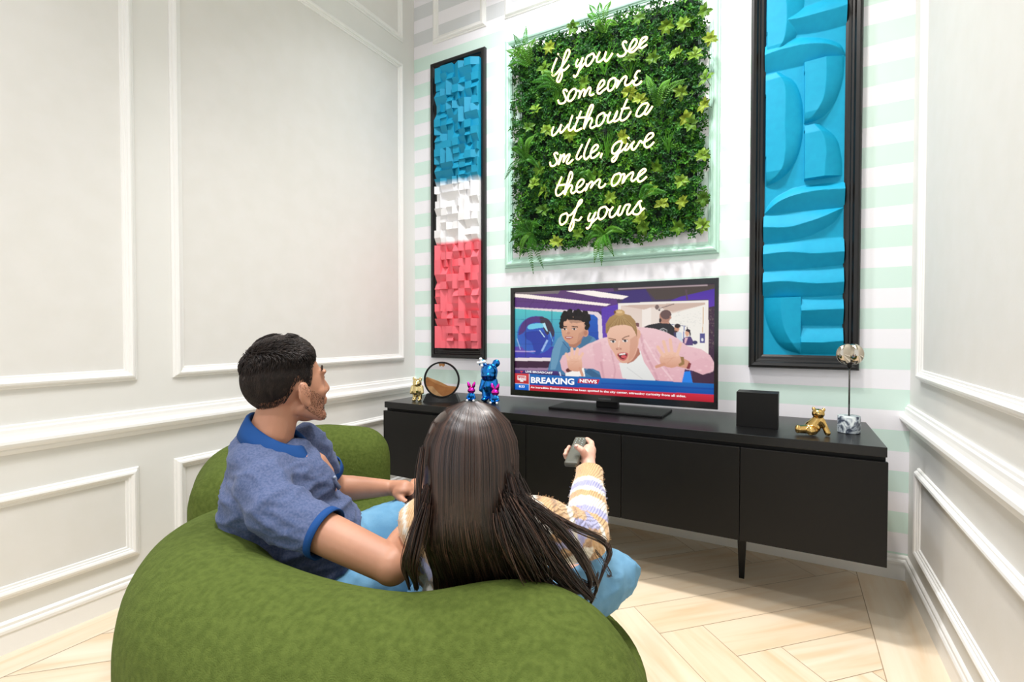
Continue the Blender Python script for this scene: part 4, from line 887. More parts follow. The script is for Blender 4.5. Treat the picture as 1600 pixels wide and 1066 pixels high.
# sand picture
hs = thing('sand_picture', 'round black-rimmed sand picture with golden dunes on a black base', 'ornament')
R_ = 0.158; MX = Matrix.Rotation(PI/2, 4, 'X')
ring = MB(); vs = []; fs = []; n = 64
for i in range(n):
    a = 2*PI*i/n
    for rr_, yy in ((R_, -0.012), (R_, 0.012), (R_-0.014, 0.012), (R_-0.014, -0.012)): vs.append((rr_*math.cos(a), yy, 0.19+rr_*math.sin(a)))
for i in range(n):
    for k in range(4): fs.append((i*4+k, i*4+(k+1) % 4, ((i+1) % n)*4+(k+1) % 4, ((i+1) % n)*4+k))
ring.add(vs, fs); ring.build('ring', M_black, hs, bevel=0.0015)
M_glass = bpy.data.materials.new('thin_glass'); M_glass.use_nodes = True
g_ = M_glass.node_tree.nodes['Principled BSDF']; g_.inputs['Transmission Weight'].default_value = 1.0; g_.inputs['Roughness'].default_value = 0.0; g_.inputs['IOR'].default_value = 1.05
for y_ in (-0.009, 0.009):
    MB().add([((R_-0.014)*math.cos(2*PI*i/n), y_, 0.19+(R_-0.014)*math.sin(2*PI*i/n)) for i in range(n)], [tuple(range(n))]).build('glass_pane', M_glass, hs)
def dune(name, top, col, y0, y1):
    """body of sand bounded below by the ring"""
    r = R_-0.015; zs = []; N_ = 40; P = []
    xs_ = np.linspace(-r*0.999, r*0.999, N_)
    for x in xs_:
        zb_ = -math.sqrt(max(r*r-x*x, 0)); zt = max(zb_, min(np.interp(x, [p[0] for p in top], [p[1] for p in top]), math.sqrt(max(r*r-x*x, 0))))
        P.append((x, zb_, zt))
    mb = MB(); vs = []
    for x, zb_, zt in P: vs += [(x, y0, 0.19+zb_), (x, y0, 0.19+zt), (x, y1, 0.19+zt), (x, y1, 0.19+zb_)]
    fs = []
    for i in range(N_-1):
        for k in range(4): fs.append((i*4+k, i*4+(k+1) % 4, (i+1)*4+(k+1) % 4, (i+1)*4+k))
    mb.add(vs, fs); return mb.build(name, mat(name+'_grain', col, 0.7, bump=(300, 0.3, 0.001), var=(14, rgb(150, 92, 44), 0.5)), hs)
dune('sand_layer', [(-0.15, 0.03), (-0.12, 0.02), (-0.03, -0.012), (0.05, -0.05), (0.15, -0.062)], rgb(214, 160, 104), 0.001, 0.008)
dune('sand_layer', [(-0.15, 0.02), (-0.125, 0.015), (-0.06, -0.03), (0.03, -0.06), (0.15, -0.07)], rgb(196, 132, 74), -0.004, 0.0005)
dune('sand_layer', [(-0.15, -0.06), (-0.08, -0.055), (-0.05, -0.09), (0.0, -0.14), (0.15, -0.15)], rgb(234, 190, 136), -0.008, -0.0045)
mb = MB(); mb.add([(x, y, z) for y in (-0.008, 0.008) for x, z in ((-0.022, 0.332), (0.026, 0.331), (0.024, 0.312), (0.014, 0.303), (0.004, 0.313), (-0.006, 0.312), (-0.014, 0.305), (-0.022, 0.318))],
    [tuple(reversed(range(8))), tuple(range(8, 16))]+[(i, (i+1) % 8, 8+(i+1) % 8, 8+i) for i in range(8)])
mb.build('sand_remnant', mat('remnant_sand', rgb(196, 138, 84), 0.7), hs)
mb = MB(); bw, tw = 0.158, 0.128
for (y_) in (0,):
    z0_, z1_ = 0, 0.07
    prof = []
    nn = 16
    topc = [(-tw, z1_)]+[(x, 0.19-math.sqrt(max((R_+0.001)**2-x*x, 0))) for x in np.linspace(-0.104, 0.104, nn)]+[(tw, z1_)]
    topc = [(x, min(z, z1_)) for x, z in topc]
    low = [(-bw, 0)]+[(float(x)*bw/tw, 0) for x, z in topc[1:-1]]+[(bw, 0)]
    vs = [(x, -0.03, z) for x, z in topc]+[(x, 0.03, z) for x, z in topc]+[(x, -0.045, z) for x, z in low]+[(x, 0.045, z) for x, z in low]
    m_ = len(topc); fs = []
    for i in range(m_-1):
        fs += [(i, i+1, m_+i+1, m_+i), (2*m_+i, 2*m_+i+1, i+1, i), (m_+i, m_+i+1, 3*m_+i+1, 3*m_+i), (3*m_+i, 3*m_+i+1, 2*m_+i+1, 2*m_+i)]
    fs += [(0, m_, 3*m_, 2*m_), (m_-1, 3*m_-1, 4*m_-1, 2*m_-1)]
    mb.add(vs, fs)
mb.build('base', M_black, hs); put(hs, (-2.108, 2.76, CZ), 0.42, 0.80)

# blue bear with a white bow
bb = thing('bear_figurine', 'tall metallic blue bear figurine with a white bow on one ear', 'figurine')
mb = MB(); mb.ball((0, 0, 0.275), (0.082, 0.072, 0.075)); mb.ball((0, -0.008, 0.24), (0.078, 0.066, 0.05)); mb.ball((0, -0.06, 0.245), (0.034, 0.026, 0.024))
mb.ball((0, 0, 0.14), (0.064, 0.05, 0.082)); mb.capsule((0, 0, 0.15), (0, 0, 0.22), 0.05, 0.04)
for s_ in (-1, 1):
    mb.ball((s_*0.066, 0, 0.352), (0.037, 0.018, 0.037), M=Matrix.Rotation(s_*0.4, 3, 'Y'))
    mb.capsule((s_*0.056, -0.002, 0.19), (s_*0.074, -0.012, 0.11), 0.025, 0.023); mb.capsule((s_*0.034, 0, 0.1), (s_*0.036, -0.008, 0.03), 0.035, 0.033); mb.ball((s_*0.038, -0.026, 0.024), (0.034, 0.044, 0.024))
organic(mb, 'body', M_blue, bb, 0.006, 4, 0.5)
mb = MB(); c = Vector((-0.066, -0.035, 0.36))
for a in (0.2, 1.75, 3.3, 4.9):
    d = Vector((math.cos(a), 0, math.sin(a))); mb.capsule(c, c+d*0.03, 0.006, 0.016, n=10)
mb.ball(c+Vector((0, -0.008, 0)), 0.012, n=10)
organic(mb, 'bow', M_white, bb, 0.003, 2, 0.5); put(bb, (-1.825, 2.93, CZ), 0.30, 0.76)

# small rabbits
def rabbit(label):
    r = thing('rabbit_figurine', label, 'figurine')
    mb = MB(); mb.ball((0, 0, 0.104), (0.038, 0.031, 0.03))
    for s_ in (-1, 1):
        pts = spline([(s_*0.012, 0, 0.12), (s_*0.022, 0, 0.15), (s_*0.032, 0, 0.178)], 5); mb.tube(pts, [0.009+0.008*math.sin(PI*i/(len(pts)-1)) for i in range(len(pts))], n=10); mb.ball((s_*0.033, 0, 0.18), 0.008, n=8)
    organic(mb, 'head', M_pink, r, 0.003, 2, 0.5)
    mb = MB(); mb.ball((0, 0, 0.05), (0.028, 0.024, 0.036)); mb.capsule((0, 0, 0.06), (0, 0, 0.085), 0.02, 0.014)
    for s_ in (-1, 1):
        mb.capsule((s_*0.024, -0.002, 0.07), (s_*0.038, -0.014, 0.036), 0.009, 0.01); mb.capsule((s_*0.014, -0.006, 0.024), (s_*0.03, -0.032, 0.014), 0.014, 0.012)
    mb.ball((0, 0.004, 0.02), (0.026, 0.022, 0.02))
    organic(mb, 'body', M_blue, r, 0.003, 2, 0.5)
    for s_ in (-1, 1): MB().ball((s_*0.031, -0.043, 0.0135), (0.0115, 0.006, 0.0115), n=12).build('foot_sole', M_white, r, smooth=True)
    return r
ra1 = rabbit('small pink and blue rabbit figurine left of the blue bear'); put(ra1, (-1.935, 2.87, CZ), 0.35, 0.74)
ra2 = ra1.copy(); COL.objects.link(ra2); ra2['label'] = 'small pink and blue rabbit figurine in front of the blue bear by the television'
for ch in list(ra1.children):
    c = ch.copy(); COL.objects.link(c); c.parent = ra2
put(ra2, (-1.728, 2.85, CZ), 0.2, 0.74)
for r in (ra1, ra2): r['group'] = 'small rabbit figurines'

# black display box
bx = tag(MB().box(-0.095, 0.095, -0.06, 0.06, 0, 0.178).build('display_box', M_black, bevel=0.002), 'plain black display box standing near the right end of the console', 'box')
put(bx, (-0.140, 2.84, CZ), -0.02)

# gold bear leaning back
gb = thing('bear_figurine', 'gold bear figurine sitting and leaning back beside the marble-based ornament', 'figurine')
mb = MB(); tl = Vector((0.35, 0.1, 1)).normalized()
mb.ball((0, 0, 0.045), (0.046, 0.04, 0.042)); mb.capsule((0, 0, 0.05), (0.028, 0.006, 0.098), 0.04, 0.028); mb.ball((0.03, 0, 0.132), (0.036, 0.033, 0.031)); mb.ball((0.036, -0.032, 0.134), (0.017, 0.014, 0.013))
mb.ball((0.004, 0.006, 0.16), (0.011, 0.008, 0.012)); mb.ball((0.058, 0.004, 0.158), (0.011, 0.008, 0.012))
mb.capsule((-0.02, -0.02, 0.034), (-0.06, -0.04, 0.03), 0.03, 0.025); mb.ball((-0.074, -0.045, 0.032), (0.016, 0.024, 0.028)); mb.capsule((0.006, -0.03, 0.03), (0.0, -0.06, 0.028), 0.03, 0.025); mb.ball((0.0, -0.07, 0.03), (0.025, 0.014, 0.027))
mb.capsule((0.048, 0, 0.09), (0.066, 0.008, 0.05), 0.02, 0.017); mb.capsule((0.066, 0.008, 0.05), (0.08, 0.0, 0.018), 0.017, 0.018); mb.capsule((0.002, 0.01, 0.09), (-0.02, 0.035, 0.03), 0.014, 0.013)
organic(mb, 'body', M_gold, gb, 0.0035, 3, 0.5); put(gb, (0.098, 2.73, CZ+0.001), -0.15, 0.76)

# chrome discs on a stem with marble foot
cs = thing('disc_sculpture', 'chrome double disc ornament on a thin stem with grey veined marble foot', 'sculpture')
def marble():
    m = bpy.data.materials.new('veined_marble'); m.use_nodes = True; N = m.node_tree.nodes; L = m.node_tree.links; b = N['Principled BSDF']; b.inputs['Roughness'].default_value = 0.2
    tc = N.new('ShaderNodeTexCoord'); nz = N.new('ShaderNodeTexNoise'); nz.inputs['Scale'].default_value = 14; nz.inputs['Detail'].default_value = 6; nz.inputs['Distortion'].default_value = 2.2; L.new(tc.outputs['Object'], nz.inputs['Vector'])
    r = N.new('ShaderNodeValToRGB'); L.new(nz.outputs['Fac'], r.inputs[0]); E = r.color_ramp.elements
    E[0].position = 0.40; E[0].color = rgb(60, 68, 84); E[1].position = 0.62; E[1].color = rgb(222, 230, 230); e = E.new(0.5); e.color = rgb(150, 160, 170); L.new(r.outputs[0], b.inputs['Base Color']); return m
MB().lathe([(0.0, 0), (0.05, 0), (0.0545, 0.003), (0.055, 0.02), (0.055, 0.092), (0.0525, 0.096), (0.0, 0.096)], n=40).build('marble_foot', marble(), cs, smooth=True, auto=0.6)
MB().tube([(0, 0, 0.09), (0, 0, 0.385)], 0.0042, n=10).build('stem', mat('dark_steel', rgb(90, 88, 86), 0.25, 1.0), cs, smooth=True)
MB().lathe([(0.008, 0.362), (0.012, 0.37), (0.012, 0.392), (0.006, 0.4)], n=16).build('collar', M_black, cs, smooth=True)
for dx, a in ((-0.016, 0.35), (0.018, -0.5)):
    MB().ball((0, 0, 0), (0.052, 0.03, 0.058), n=32, M=Matrix.Rotation(a, 3, 'Z')).build('disc', M_chrome, cs, smooth=True).location = (dx, 0, 0.44)
put(cs, (0.253, 2.87, CZ), 0.0, 0.86)
# ------------------------------------------------------------------ seating
CY_, SY_ = math.cos(YAW), math.sin(YAW)
def W(x, y, z):
    """floor frame turned with the sofa group: x to the right, y away, z up"""
    return Vector((x*CY_-y*SY_, x*SY_+y*CY_, z))
def fuzz(name, c1, c2):
    m = mat(name, c1, 0.9, sheen=0.3, spec=0.12, var=(70, c2, 0.6), bump=(480, 0.9, 0.003, 5), bump2=(70, 0.5, 0.006))
    m.node_tree.nodes['Principled BSDF'].inputs['Sheen Tint'].default_value = c2
    return m
M_green = fuzz('green_boucle', rgb(92, 106, 48), rgb(68, 82, 32))
def cushion(name, pts, root, voxel=0.02, smooth=8, m=None):
    """fat rounded upholstery: pts = (x, y, radius, z_low, z_high)"""
    mb = MB(); P = spline([(p[0], p[1], p[2], p[3], p[4]) for p in pts], 7)
    for x, y, r, zl, zh in P: mb.capsule((x, y, zl+r*0.6), (x, y, zh-r), r, r, n=20)
    return organic(mb, name, m or M_green, root, voxel, smooth, 0.5)
def slab(name, outline, z0, z1, r, root, m=None):
    """rounded seat pad over a closed plan outline"""
    P = [Vector((p[0], p[1], 0)) for p in spline([(x, y) for x, y in outline], 8, True)]
    c = sum(P, Vector())/len(P); mb = MB(); prof = [(0.05, z0), (0.0, z0+r*0.5), (0.0, z1-r)]+[(r*(1-math.cos(a)), z1-r+r*math.sin(a)) for a in [PI/2*k/5 for k in range(1, 6)]]
    vs = []; n = len(P)
    for ins, z in prof:
        for p in P:
            d = (c-p); L = d.length; q = p+d/L*min(ins, L*0.9); vs.append((q.x, q.y, z))
    fs = [(i*n+k, i*n+(k+1) % n, (i+1)*n+(k+1) % n, (i+1)*n+k) for i in range(len(prof)-1) for k in range(n)]
    vs.append((c.x, c.y, z1+0.012)); vs.append((c.x, c.y, z0)); t = len(prof)-1
    fs += [(t*n+k, t*n+(k+1) % n, len(vs)-2) for k in range(n)]+[((k+1) % n, k, len(vs)-1) for k in range(n)]
    mb.add(vs, fs); return organic(mb, name, m or M_green, root, 0.02, 8, 0.5)
def w2(x, y): v = W(x, y, 0); return (v.x, v.y)
def wp(x, y, r, zl, zh): v = W(x, y, 0); return (v.x, v.y, r, zl, zh)

sofa = thing('sofa', 'green curved boucle sofa with a fat rounded back, the couple seated on it', 'sofa', tuple(W(-0.35, 1.2, 0)))
cushion('backrest', [wp(-0.84, 1.47, 0.155, 0.03, 0.80), wp(-0.80, 1.29, 0.17, 0.03, 0.825), wp(-0.66, 1.09, 0.18, 0.03, 0.83), wp(-0.42, 0.955, 0.185, 0.03, 0.825), wp(-0.2, 0.895, 0.18, 0.03, 0.825), wp(-0.02, 0.925, 0.18, 0.03, 0.835), wp(0.055, 0.91, 0.17, 0.03, 0.835), wp(0.085, 0.84, 0.158, 0.03, 0.82), wp(0.075, 0.76, 0.15, 0.03, 0.80)], sofa)
slab('seat', [w2(0.22, 1.0), w2(0.355, 1.25), w2(0.36, 1.5), w2(0.22, 1.72), w2(-0.1, 1.88), w2(-0.5, 1.98), w2(-0.85, 1.9), w2(-0.95, 1.62), w2(-0.82, 1.3), w2(-0.45, 1.02), w2(-0.1, 0.92)], 0.04, 0.44, 0.07, sofa)

chair = thing('armchair', 'green curved boucle armchair by the cream wall, behind the seated man', 'armchair', tuple(W(-0.95, 2.4, 0)))
cushion('backrest', [wp(-0.84, 2.72, 0.165, 0.03, 0.80), wp(-1.02, 2.62, 0.175, 0.03, 0.83), wp(-1.15, 2.42, 0.175, 0.03, 0.83), wp(-1.20, 2.2, 0.17, 0.03, 0.83), wp(-1.12, 1.98, 0.16, 0.03, 0.80)], chair)
slab('seat', [w2(-1.1, 2.1), w2(-0.85, 2.05), w2(-0.62, 2.25), w2(-0.50, 2.6), w2(-0.50, 2.85), w2(-0.66, 3.0), w2(-0.9, 2.9), w2(-1.1, 2.6)], 0.04, 0.43, 0.07, chair)
# ------------------------------------------------------------------ people
M_skin = mat('tanned_skin', rgb(188, 136, 108), 0.5, sss=0.08, var=(14, rgb(174, 120, 94), 0.5), bump=(260, 0.08, 0.001))
M_skin2 = mat('fair_skin', rgb(226, 178, 156), 0.5, sss=0.08, var=(18, rgb(214, 156, 136), 0.5), bump=(260, 0.08, 0.001))
def hairmat(name, c1, c2, rough=0.35):
    m = mat(name, c1, rough, var=(60, c2, 0.7), spec=0.5)
    return m
M_hair_m = hairmat('short_dark_hair', rgb(27, 21, 19), rgb(50, 39, 33), 0.5); M_hair_m.node_tree.nodes['Principled BSDF'].inputs['Specular IOR Level'].default_value = 0.3
M_hair_w = hairmat('long_dark_hair', rgb(30, 20, 18), rgb(70, 48, 38), 0.3)

def folds(amp, sc, seed=0.0, dirn=(1, 1, 1)):
    """cloth folds: stretched ridged noise pushed along the normals"""
    def f(co, nr):
        out = co.copy()
        for i in range(len(co)):
            p = Vector((co[i][0]*dirn[0]*sc+seed, co[i][1]*dirn[1]*sc, co[i][2]*dirn[2]*sc))
            v = max(0, 1-abs(noise.noise(p))*2.6)**2; v2 = max(0, 1-abs(noise.noise(p*2.1+Vector((5, 2, 1))))*2.6)**2
            out[i] += nr[i]*(amp*(v-0.3)+amp*0.55*(v2-0.3))
        return out
    return f

def finger_chain(mb, pts, r0, r1):
    n = len(pts)
    for i in range(n-1):
        ra = r0+(r1-r0)*i/(n-1); rb = r0+(r1-r0)*(i+1)/(n-1); mb.capsule(pts[i], pts[i+1], ra, rb, n=10)

def head(mb, M, k=1.0):
    """skull, jaw, nose, brow, lips and ears in a frame looking along +y, x to the person's right"""
    R3 = M.to_3x3(); P = lambda x, y, z: M @ Vector((x*k, y*k, z*k))
    b = lambda c, r, n=18: mb.ball(P(*c), tuple(q*k for q in r), n=n, M=R3)
    b((0, -0.012, 0.03), (0.074, 0.096, 0.088), 28); b((0, 0.03, -0.005), (0.066, 0.062, 0.085), 24)
    b((0, 0.038, -0.06), (0.052, 0.046, 0.042)); b((0, 0.066, -0.088), (0.026, 0.022, 0.018))
    for s_ in (-1, 1):
        mb.capsule(P(s_*0.05, 0.0, -0.05), P(s_*0.026, 0.062, -0.09), 0.02*k, 0.016*k)
        b((s_*0.044, 0.055, -0.022), (0.02, 0.022, 0.018)); b((s_*0.03, 0.078, 0.028), (0.026, 0.012, 0.009))
        E_ = Matrix.Rotation(s_*0.25, 3, 'Z')
        mb.ball(P(s_*0.079, 0.003, -0.014), (0.007*k, 0.019*k, 0.031*k), n=16, M=R3 @ E_); b((s_*0.074, 0.014, -0.016), (0.01, 0.008, 0.016)); b((s_*0.079, 0.008, -0.04), (0.007, 0.009, 0.01))
        b((s_*0.031, 0.076, 0.01), (0.013, 0.01, 0.009)); b((s_*0.012, 0.092, -0.031), (0.008, 0.009, 0.007))
    mb.capsule(P(0, 0.083, 0.018), P(0, 0.101, -0.026), 0.0085*k, 0.012*k, n=12)
    b((0, 0.089, -0.052), (0.022, 0.008, 0.006)); b((0, 0.087, -0.063), (0.019, 0.008, 0.006))
def frame_of(c, yaw, pitch=0.0, roll=0.0):
    """yaw measured in the floor frame from straight ahead (+y), positive to the left"""
    return Matrix.Translation(c) @ Matrix.Rotation(YAW+yaw, 4, 'Z') @ Matrix.Rotation(pitch, 4, 'X') @ Matrix.Rotation(roll, 4, 'Y')

def limb(mb, pts, rs):
    for i in range(len(pts)-1): mb.capsule(pts[i], pts[i+1], rs[i], rs[i+1], n=18)

# ---- the man
man = thing('person', 'man with short dark hair in a heathered blue polo shirt and light jeans, seated', 'person', tuple(W(-0.58, 1.42, 0)))
mRs, mLs = W(-0.585, 1.21, 0.885), W(-0.63, 1.52, 0.975)
mRe, mRw = W(-0.272, 1.115, 0.79), W(-0.25, 1.41, 0.80)
mLe, mLw = W(-0.60, 1.64, 0.80), W(-0.425, 1.72, 0.775)
mN, mH = W(-0.675, 1.38, 1.03), W(-0.640, 1.415, 1.162)
mHip = W(-0.58, 1.44, 0.56)
mRk, mLk = W(-0.14, 1.56, 0.635), W(-0.16, 1.83, 0.70)
mRf, mLf = W(0.0, 1.86, 0.12), W(-0.02, 2.1, 0.12)
MH = frame_of(mH, -0.72, 0.14)
mb = MB(); head(mb, MH, 1.09)
mb.capsule(mN, mH+W(-0.018, -0.015, -0.05), 0.06, 0.054, n=20)
mb.capsule(mN+W(0.02, -0.05, -0.07), mN+W(0.02, 0.05, -0.07), 0.045, 0.045)
mb.ball(W(-0.61, 1.38, 0.86), (0.09, 0.13, 0.14)); mb.ball(W(-0.58, 1.42, 0.68), (0.1, 0.13, 0.16)); mb.ball(mHip, (0.12, 0.15, 0.1))
limb(mb, [mRs, mRs.lerp(mRe, 0.55), mRe], [0.052, 0.048, 0.042]); limb(mb, [mRe, mRe.lerp(mRw, 0.35), mRw], [0.045, 0.046, 0.028])
limb(mb, [mLs, mLe], [0.052, 0.044]); limb(mb, [mLe, mLe.lerp(mLw, 0.35), mLw], [0.044, 0.041, 0.027])
for k_, f_, s_ in ((mRk, mRf, -0.07), (mLk, mLf, 0.08)):
    limb(mb, [mHip+W(0.02, s_, 0), k_], [0.07, 0.055]); limb(mb, [k_, k_.lerp(f_, 0.35), f_], [0.05, 0.048, 0.035]); mb.capsule(f_+W(0, 0, -0.06), f_+W(0.13, 0.09, -0.085), 0.04, 0.028)
# left hand resting on the thigh round a phone
pc = at(632, 764, 1.70); fw = (at(655, 768, 1.70)-mLw).normalized(); sd = W(0, 1, 0)
mb.capsule(mLw, pc, 0.027, 0.03, n=14); mb.ball(pc, (0.036, 0.04, 0.02), n=16)
for i, (px, py, px2, py2, px3, py3) in enumerate([(640, 770, 648, 779, 641, 786), (647, 764, 660, 768, 664, 778), (648, 758, 664, 760, 670, 768), (646, 753, 661, 752, 668, 758)]):
    d_ = 1.685+0.02*i; finger_chain(mb, [at(px, py, d_), at(px2, py2, d_-0.005), at(px3, py3, d_)], 0.0120, 0.0095)
finger_chain(mb, [at(618, 772, 1.68), at(630, 783, 1.655), at(642, 789, 1.65)], 0.013, 0.0105)
# right hand, relaxed on the lap
rp = mRw+W(0.03, 0.075, -0.03); mb.capsule(mRw, rp, 0.027, 0.031); mb.ball(rp, (0.036, 0.04, 0.018))
for i in range(4): o_ = W(0.03-0.02*i, 0.03+0.012*i, 0); finger_chain(mb, [rp+o_, rp+o_+W(0.03, 0.03, -0.01), rp+o_+W(0.045, 0.05, -0.03)], 0.0105, 0.0085)
finger_chain(mb, [rp+W(-0.03, -0.01, 0), rp+W(-0.035, 0.03, -0.01), rp+W(-0.02, 0.055, -0.02)], 0.012, 0.0095)
organic(mb, 'body', M_skin, man, 0.0055, 3, 0.5)
# stubble and face details
for s_ in (-1, 1):
    P = lambda x, y, z: MH @ Vector((x*1.09, y*1.09, z*1.09))
    MB().ball(P(s_*0.031, 0.0745, 0.011), 0.0108, n=14).build('eye', mat('eye_white', rgb(232, 228, 222), 0.2), man, smooth=True)
    MB().ball(P(s_*0.031, 0.0828, 0.011), 0.0045, n=10).build('iris', mat('brown_iris', rgb(60, 38, 26), 0.2), man, smooth=True)
    mbb = MB(); rnd = random.Random(4)
    for q in range(46):
        t = rnd.random(); x = s_*(0.014+0.036*t); z = 0.034+0.006*math.sin(PI*t)+rnd.uniform(-0.003, 0.003); y = 0.087-0.018*t*t-abs(z-0.034)*0.2
        mbb.tube([P(x, y, z), P(x+s_*0.007, y+0.0005, z+0.002)], 0.0008, n=3)
    mbb.build('eyebrow', M_hair_m, man)
def on_head(th, ph, k, off=0.0):
    """point on the hair-bearing skull: th from the crown, ph round it (0 = face)"""
    x = (0.076+off)*math.sin(th)*math.sin(ph); y = -0.012+(0.099+off)*math.sin(th)*math.cos(ph); z = 0.03+(0.092+off)*math.cos(th)
    return Vector((x*k, y*k, z*k))
rnd = random.Random(8)
mb = MB()
def limit(ph):     # how far down the hair reaches: forehead, temple, sideburn, round the ear, nape
    a = abs((ph+PI) % (2*PI)-PI)
    return float(np.interp(a, [0, 0.55, 0.85, 1.02, 1.15, 1.3, 1.42, 1.55, 1.72, 1.9, 2.3, PI], [0.98, 1.04, 1.2, 1.36, 1.85, 1.95, 1.6, 1.62, 1.95, 2.2, 2.32, 2.3]))
def lift(t, ph):   # thickness of the hair: full on top, faded at the sides and nape
    th = limit(ph)*t
    return 0.0015+0.012*max(0.0, 1-(th/1.25)**3)*(1-max(0, t-0.75)/0.25*0.75)
cap = MB(); NT, NP = 22, 64; vs = []
for i in range(NT+1):
    for j in range(NP):
        ph = 2*PI*j/NP; th = limit(ph)*i/NT*0.93
        vs.append(MH @ (on_head(max(th, 0.001), ph, 1.09, lift(i/NT, ph)*0.8 if i < NT else -0.002)))
cap.add(vs, [(i*NP+j, i*NP+(j+1) % NP, (i+1)*NP+(j+1) % NP, (i+1)*NP+j) for i in range(NT) for j in range(NP)])
hm = cap.build('hair', M_hair_m, man, smooth=True)
for q in range(11000):
    ph = rnd.uniform(-PI, PI); t = rnd.random()**0.6; th = limit(ph)*t; lf = lift(t, ph)
    L_ = (0.006+0.022*lf/0.0145)*rnd.uniform(0.7, 1.25)
    p0 = on_head(th, ph, 1.09, 0.0); c0 = Vector((0, -0.012, 0.03)); n0 = (p0-c0).normalized()
    top = max(0, 1-(th/1.2)**2)
    # on top the hair is brushed up and forward, below it lies towards the nape
    fl = Vector((0.25*math.sin(q), 0.75, 0.35))*top+Vector((0, -0.45 if abs(p0.y) < 0.3 else 0, -0.9))*(1-top)
    fl = fl-n0*fl.dot(n0); fl = fl.normalized() if fl.length > 1e-4 else n0.orthogonal()
    wv_ = 0.011*top*max(0, math.sin(p0.x*95+3*math.sin(p0.y*38)+1.2*noise.noise(p0*25)))
    pts_ = [p0+fl*(L_*u_)+n0*(lf*(0.8+0.5*math.sin(u_*PI*0.8))+wv_*u_-u_*u_*L_*L_*4) for u_ in (0, 0.35, 0.7, 1.0)]
    mb.tube([MH @ p for p in pts_], [0.0012, 0.0012, 0.0009, 0.0004] if lf > 0.004 else [0.0006]*4, n=3, cap=False)
hs_ = mb.build('hair_strands', M_hair_m, hm, smooth=True); hs_['kind'] = 'stuff'
# faint stubble along the jaw
mb = MB()
for q in range(2200):
    s_ = rnd.choice([-1, 1]); a = rnd.uniform(0, 1)
    x = s_*(0.068-0.045*a); y = -0.002+0.075*a; z = -0.03-0.05*min(1, a*1.3)-rnd.uniform(-0.04, 0.014)
    c = Vector((0, 0.02, -0.03)); d = (Vector((x, y, z))-c).normalized()
    hit = None; mb.v += []
    p = MH @ (c+d*0.03*1.09); dd = (MH.to_3x3() @ d).normalized()
    bo = [o for o in man.children if o.name.startswith('body')][0] if q == 0 else bo
    if q == 0: mi = Matrix.Identity(4)
    ok_, lo_, no_, _i = bo.ray_cast(p, dd, distance=0.2)
    if ok_: mb.tube([lo_, lo_+no_*0.0016+Vector((0, 0, -0.0012))], 0.00026, n=3, cap=False)
st_ = mb.build('stubble', M_hair_m, man); st_['kind'] = 'stuff'

# polo shirt
M_polo = mat('heather_blue_jersey', rgb(72, 87, 122), 0.85, var=(190, rgb(104, 112, 144), 0.7), bump=(900, 0.25, 0.001), sheen=0.1, spec=0.2)
M_navy = mat('plain_blue_rib', rgb(28, 72, 132), 0.8, bump=(500, 0.3, 0.001), spec=0.2)
mb = MB()
mb.ball(W(-0.655, 1.385, 0.875), (0.128, 0.185, 0.135), n=24, M=Matrix.Rotation(YAW, 3, 'Z')); mb.ball(W(-0.585, 1.41, 0.715), (0.15, 0.165, 0.17), n=24, M=Matrix.Rotation(YAW, 3, 'Z')); mb.ball(W(-0.565, 1.43, 0.585), (0.155, 0.18, 0.11), n=24, M=Matrix.Rotation(YAW, 3, 'Z'))
mb.capsule(W(-0.635, 1.25, 0.93), W(-0.655, 1.50, 0.95), 0.07, 0.068); mb.capsule(W(-0.69, 1.33, 0.965), W(-0.69, 1.43, 0.97), 0.066, 0.066); mb.capsule(W(-0.715, 1.37, 0.985), W(-0.71, 1.36, 0.80), 0.07, 0.088); mb.capsule(W(-0.70, 1.33, 0.975), W(-0.61, 1.23, 0.91), 0.062, 0.066); mb.capsule(W(-0.62, 1.39, 0.96), W(-0.57, 1.395, 0.88), 0.06, 0.07)
mb.capsule(W(-0.69, 1.31, 0.86), W(-0.66, 1.32, 0.62), 0.085, 0.11)
e1 = mRs.lerp(mRe, 0.45)
mb.capsule(mRs, e1, 0.070, 0.058, n=24); mb.capsule(mLs, mLs.lerp(mLe, 0.55), 0.062, 0.06, n=20)
shirt = organic(mb, 'polo_shirt', M_polo, man, 0.007, 7, 0.6, folds(0.0085, 6.5, 3.0, (1, 1, 2.2)))
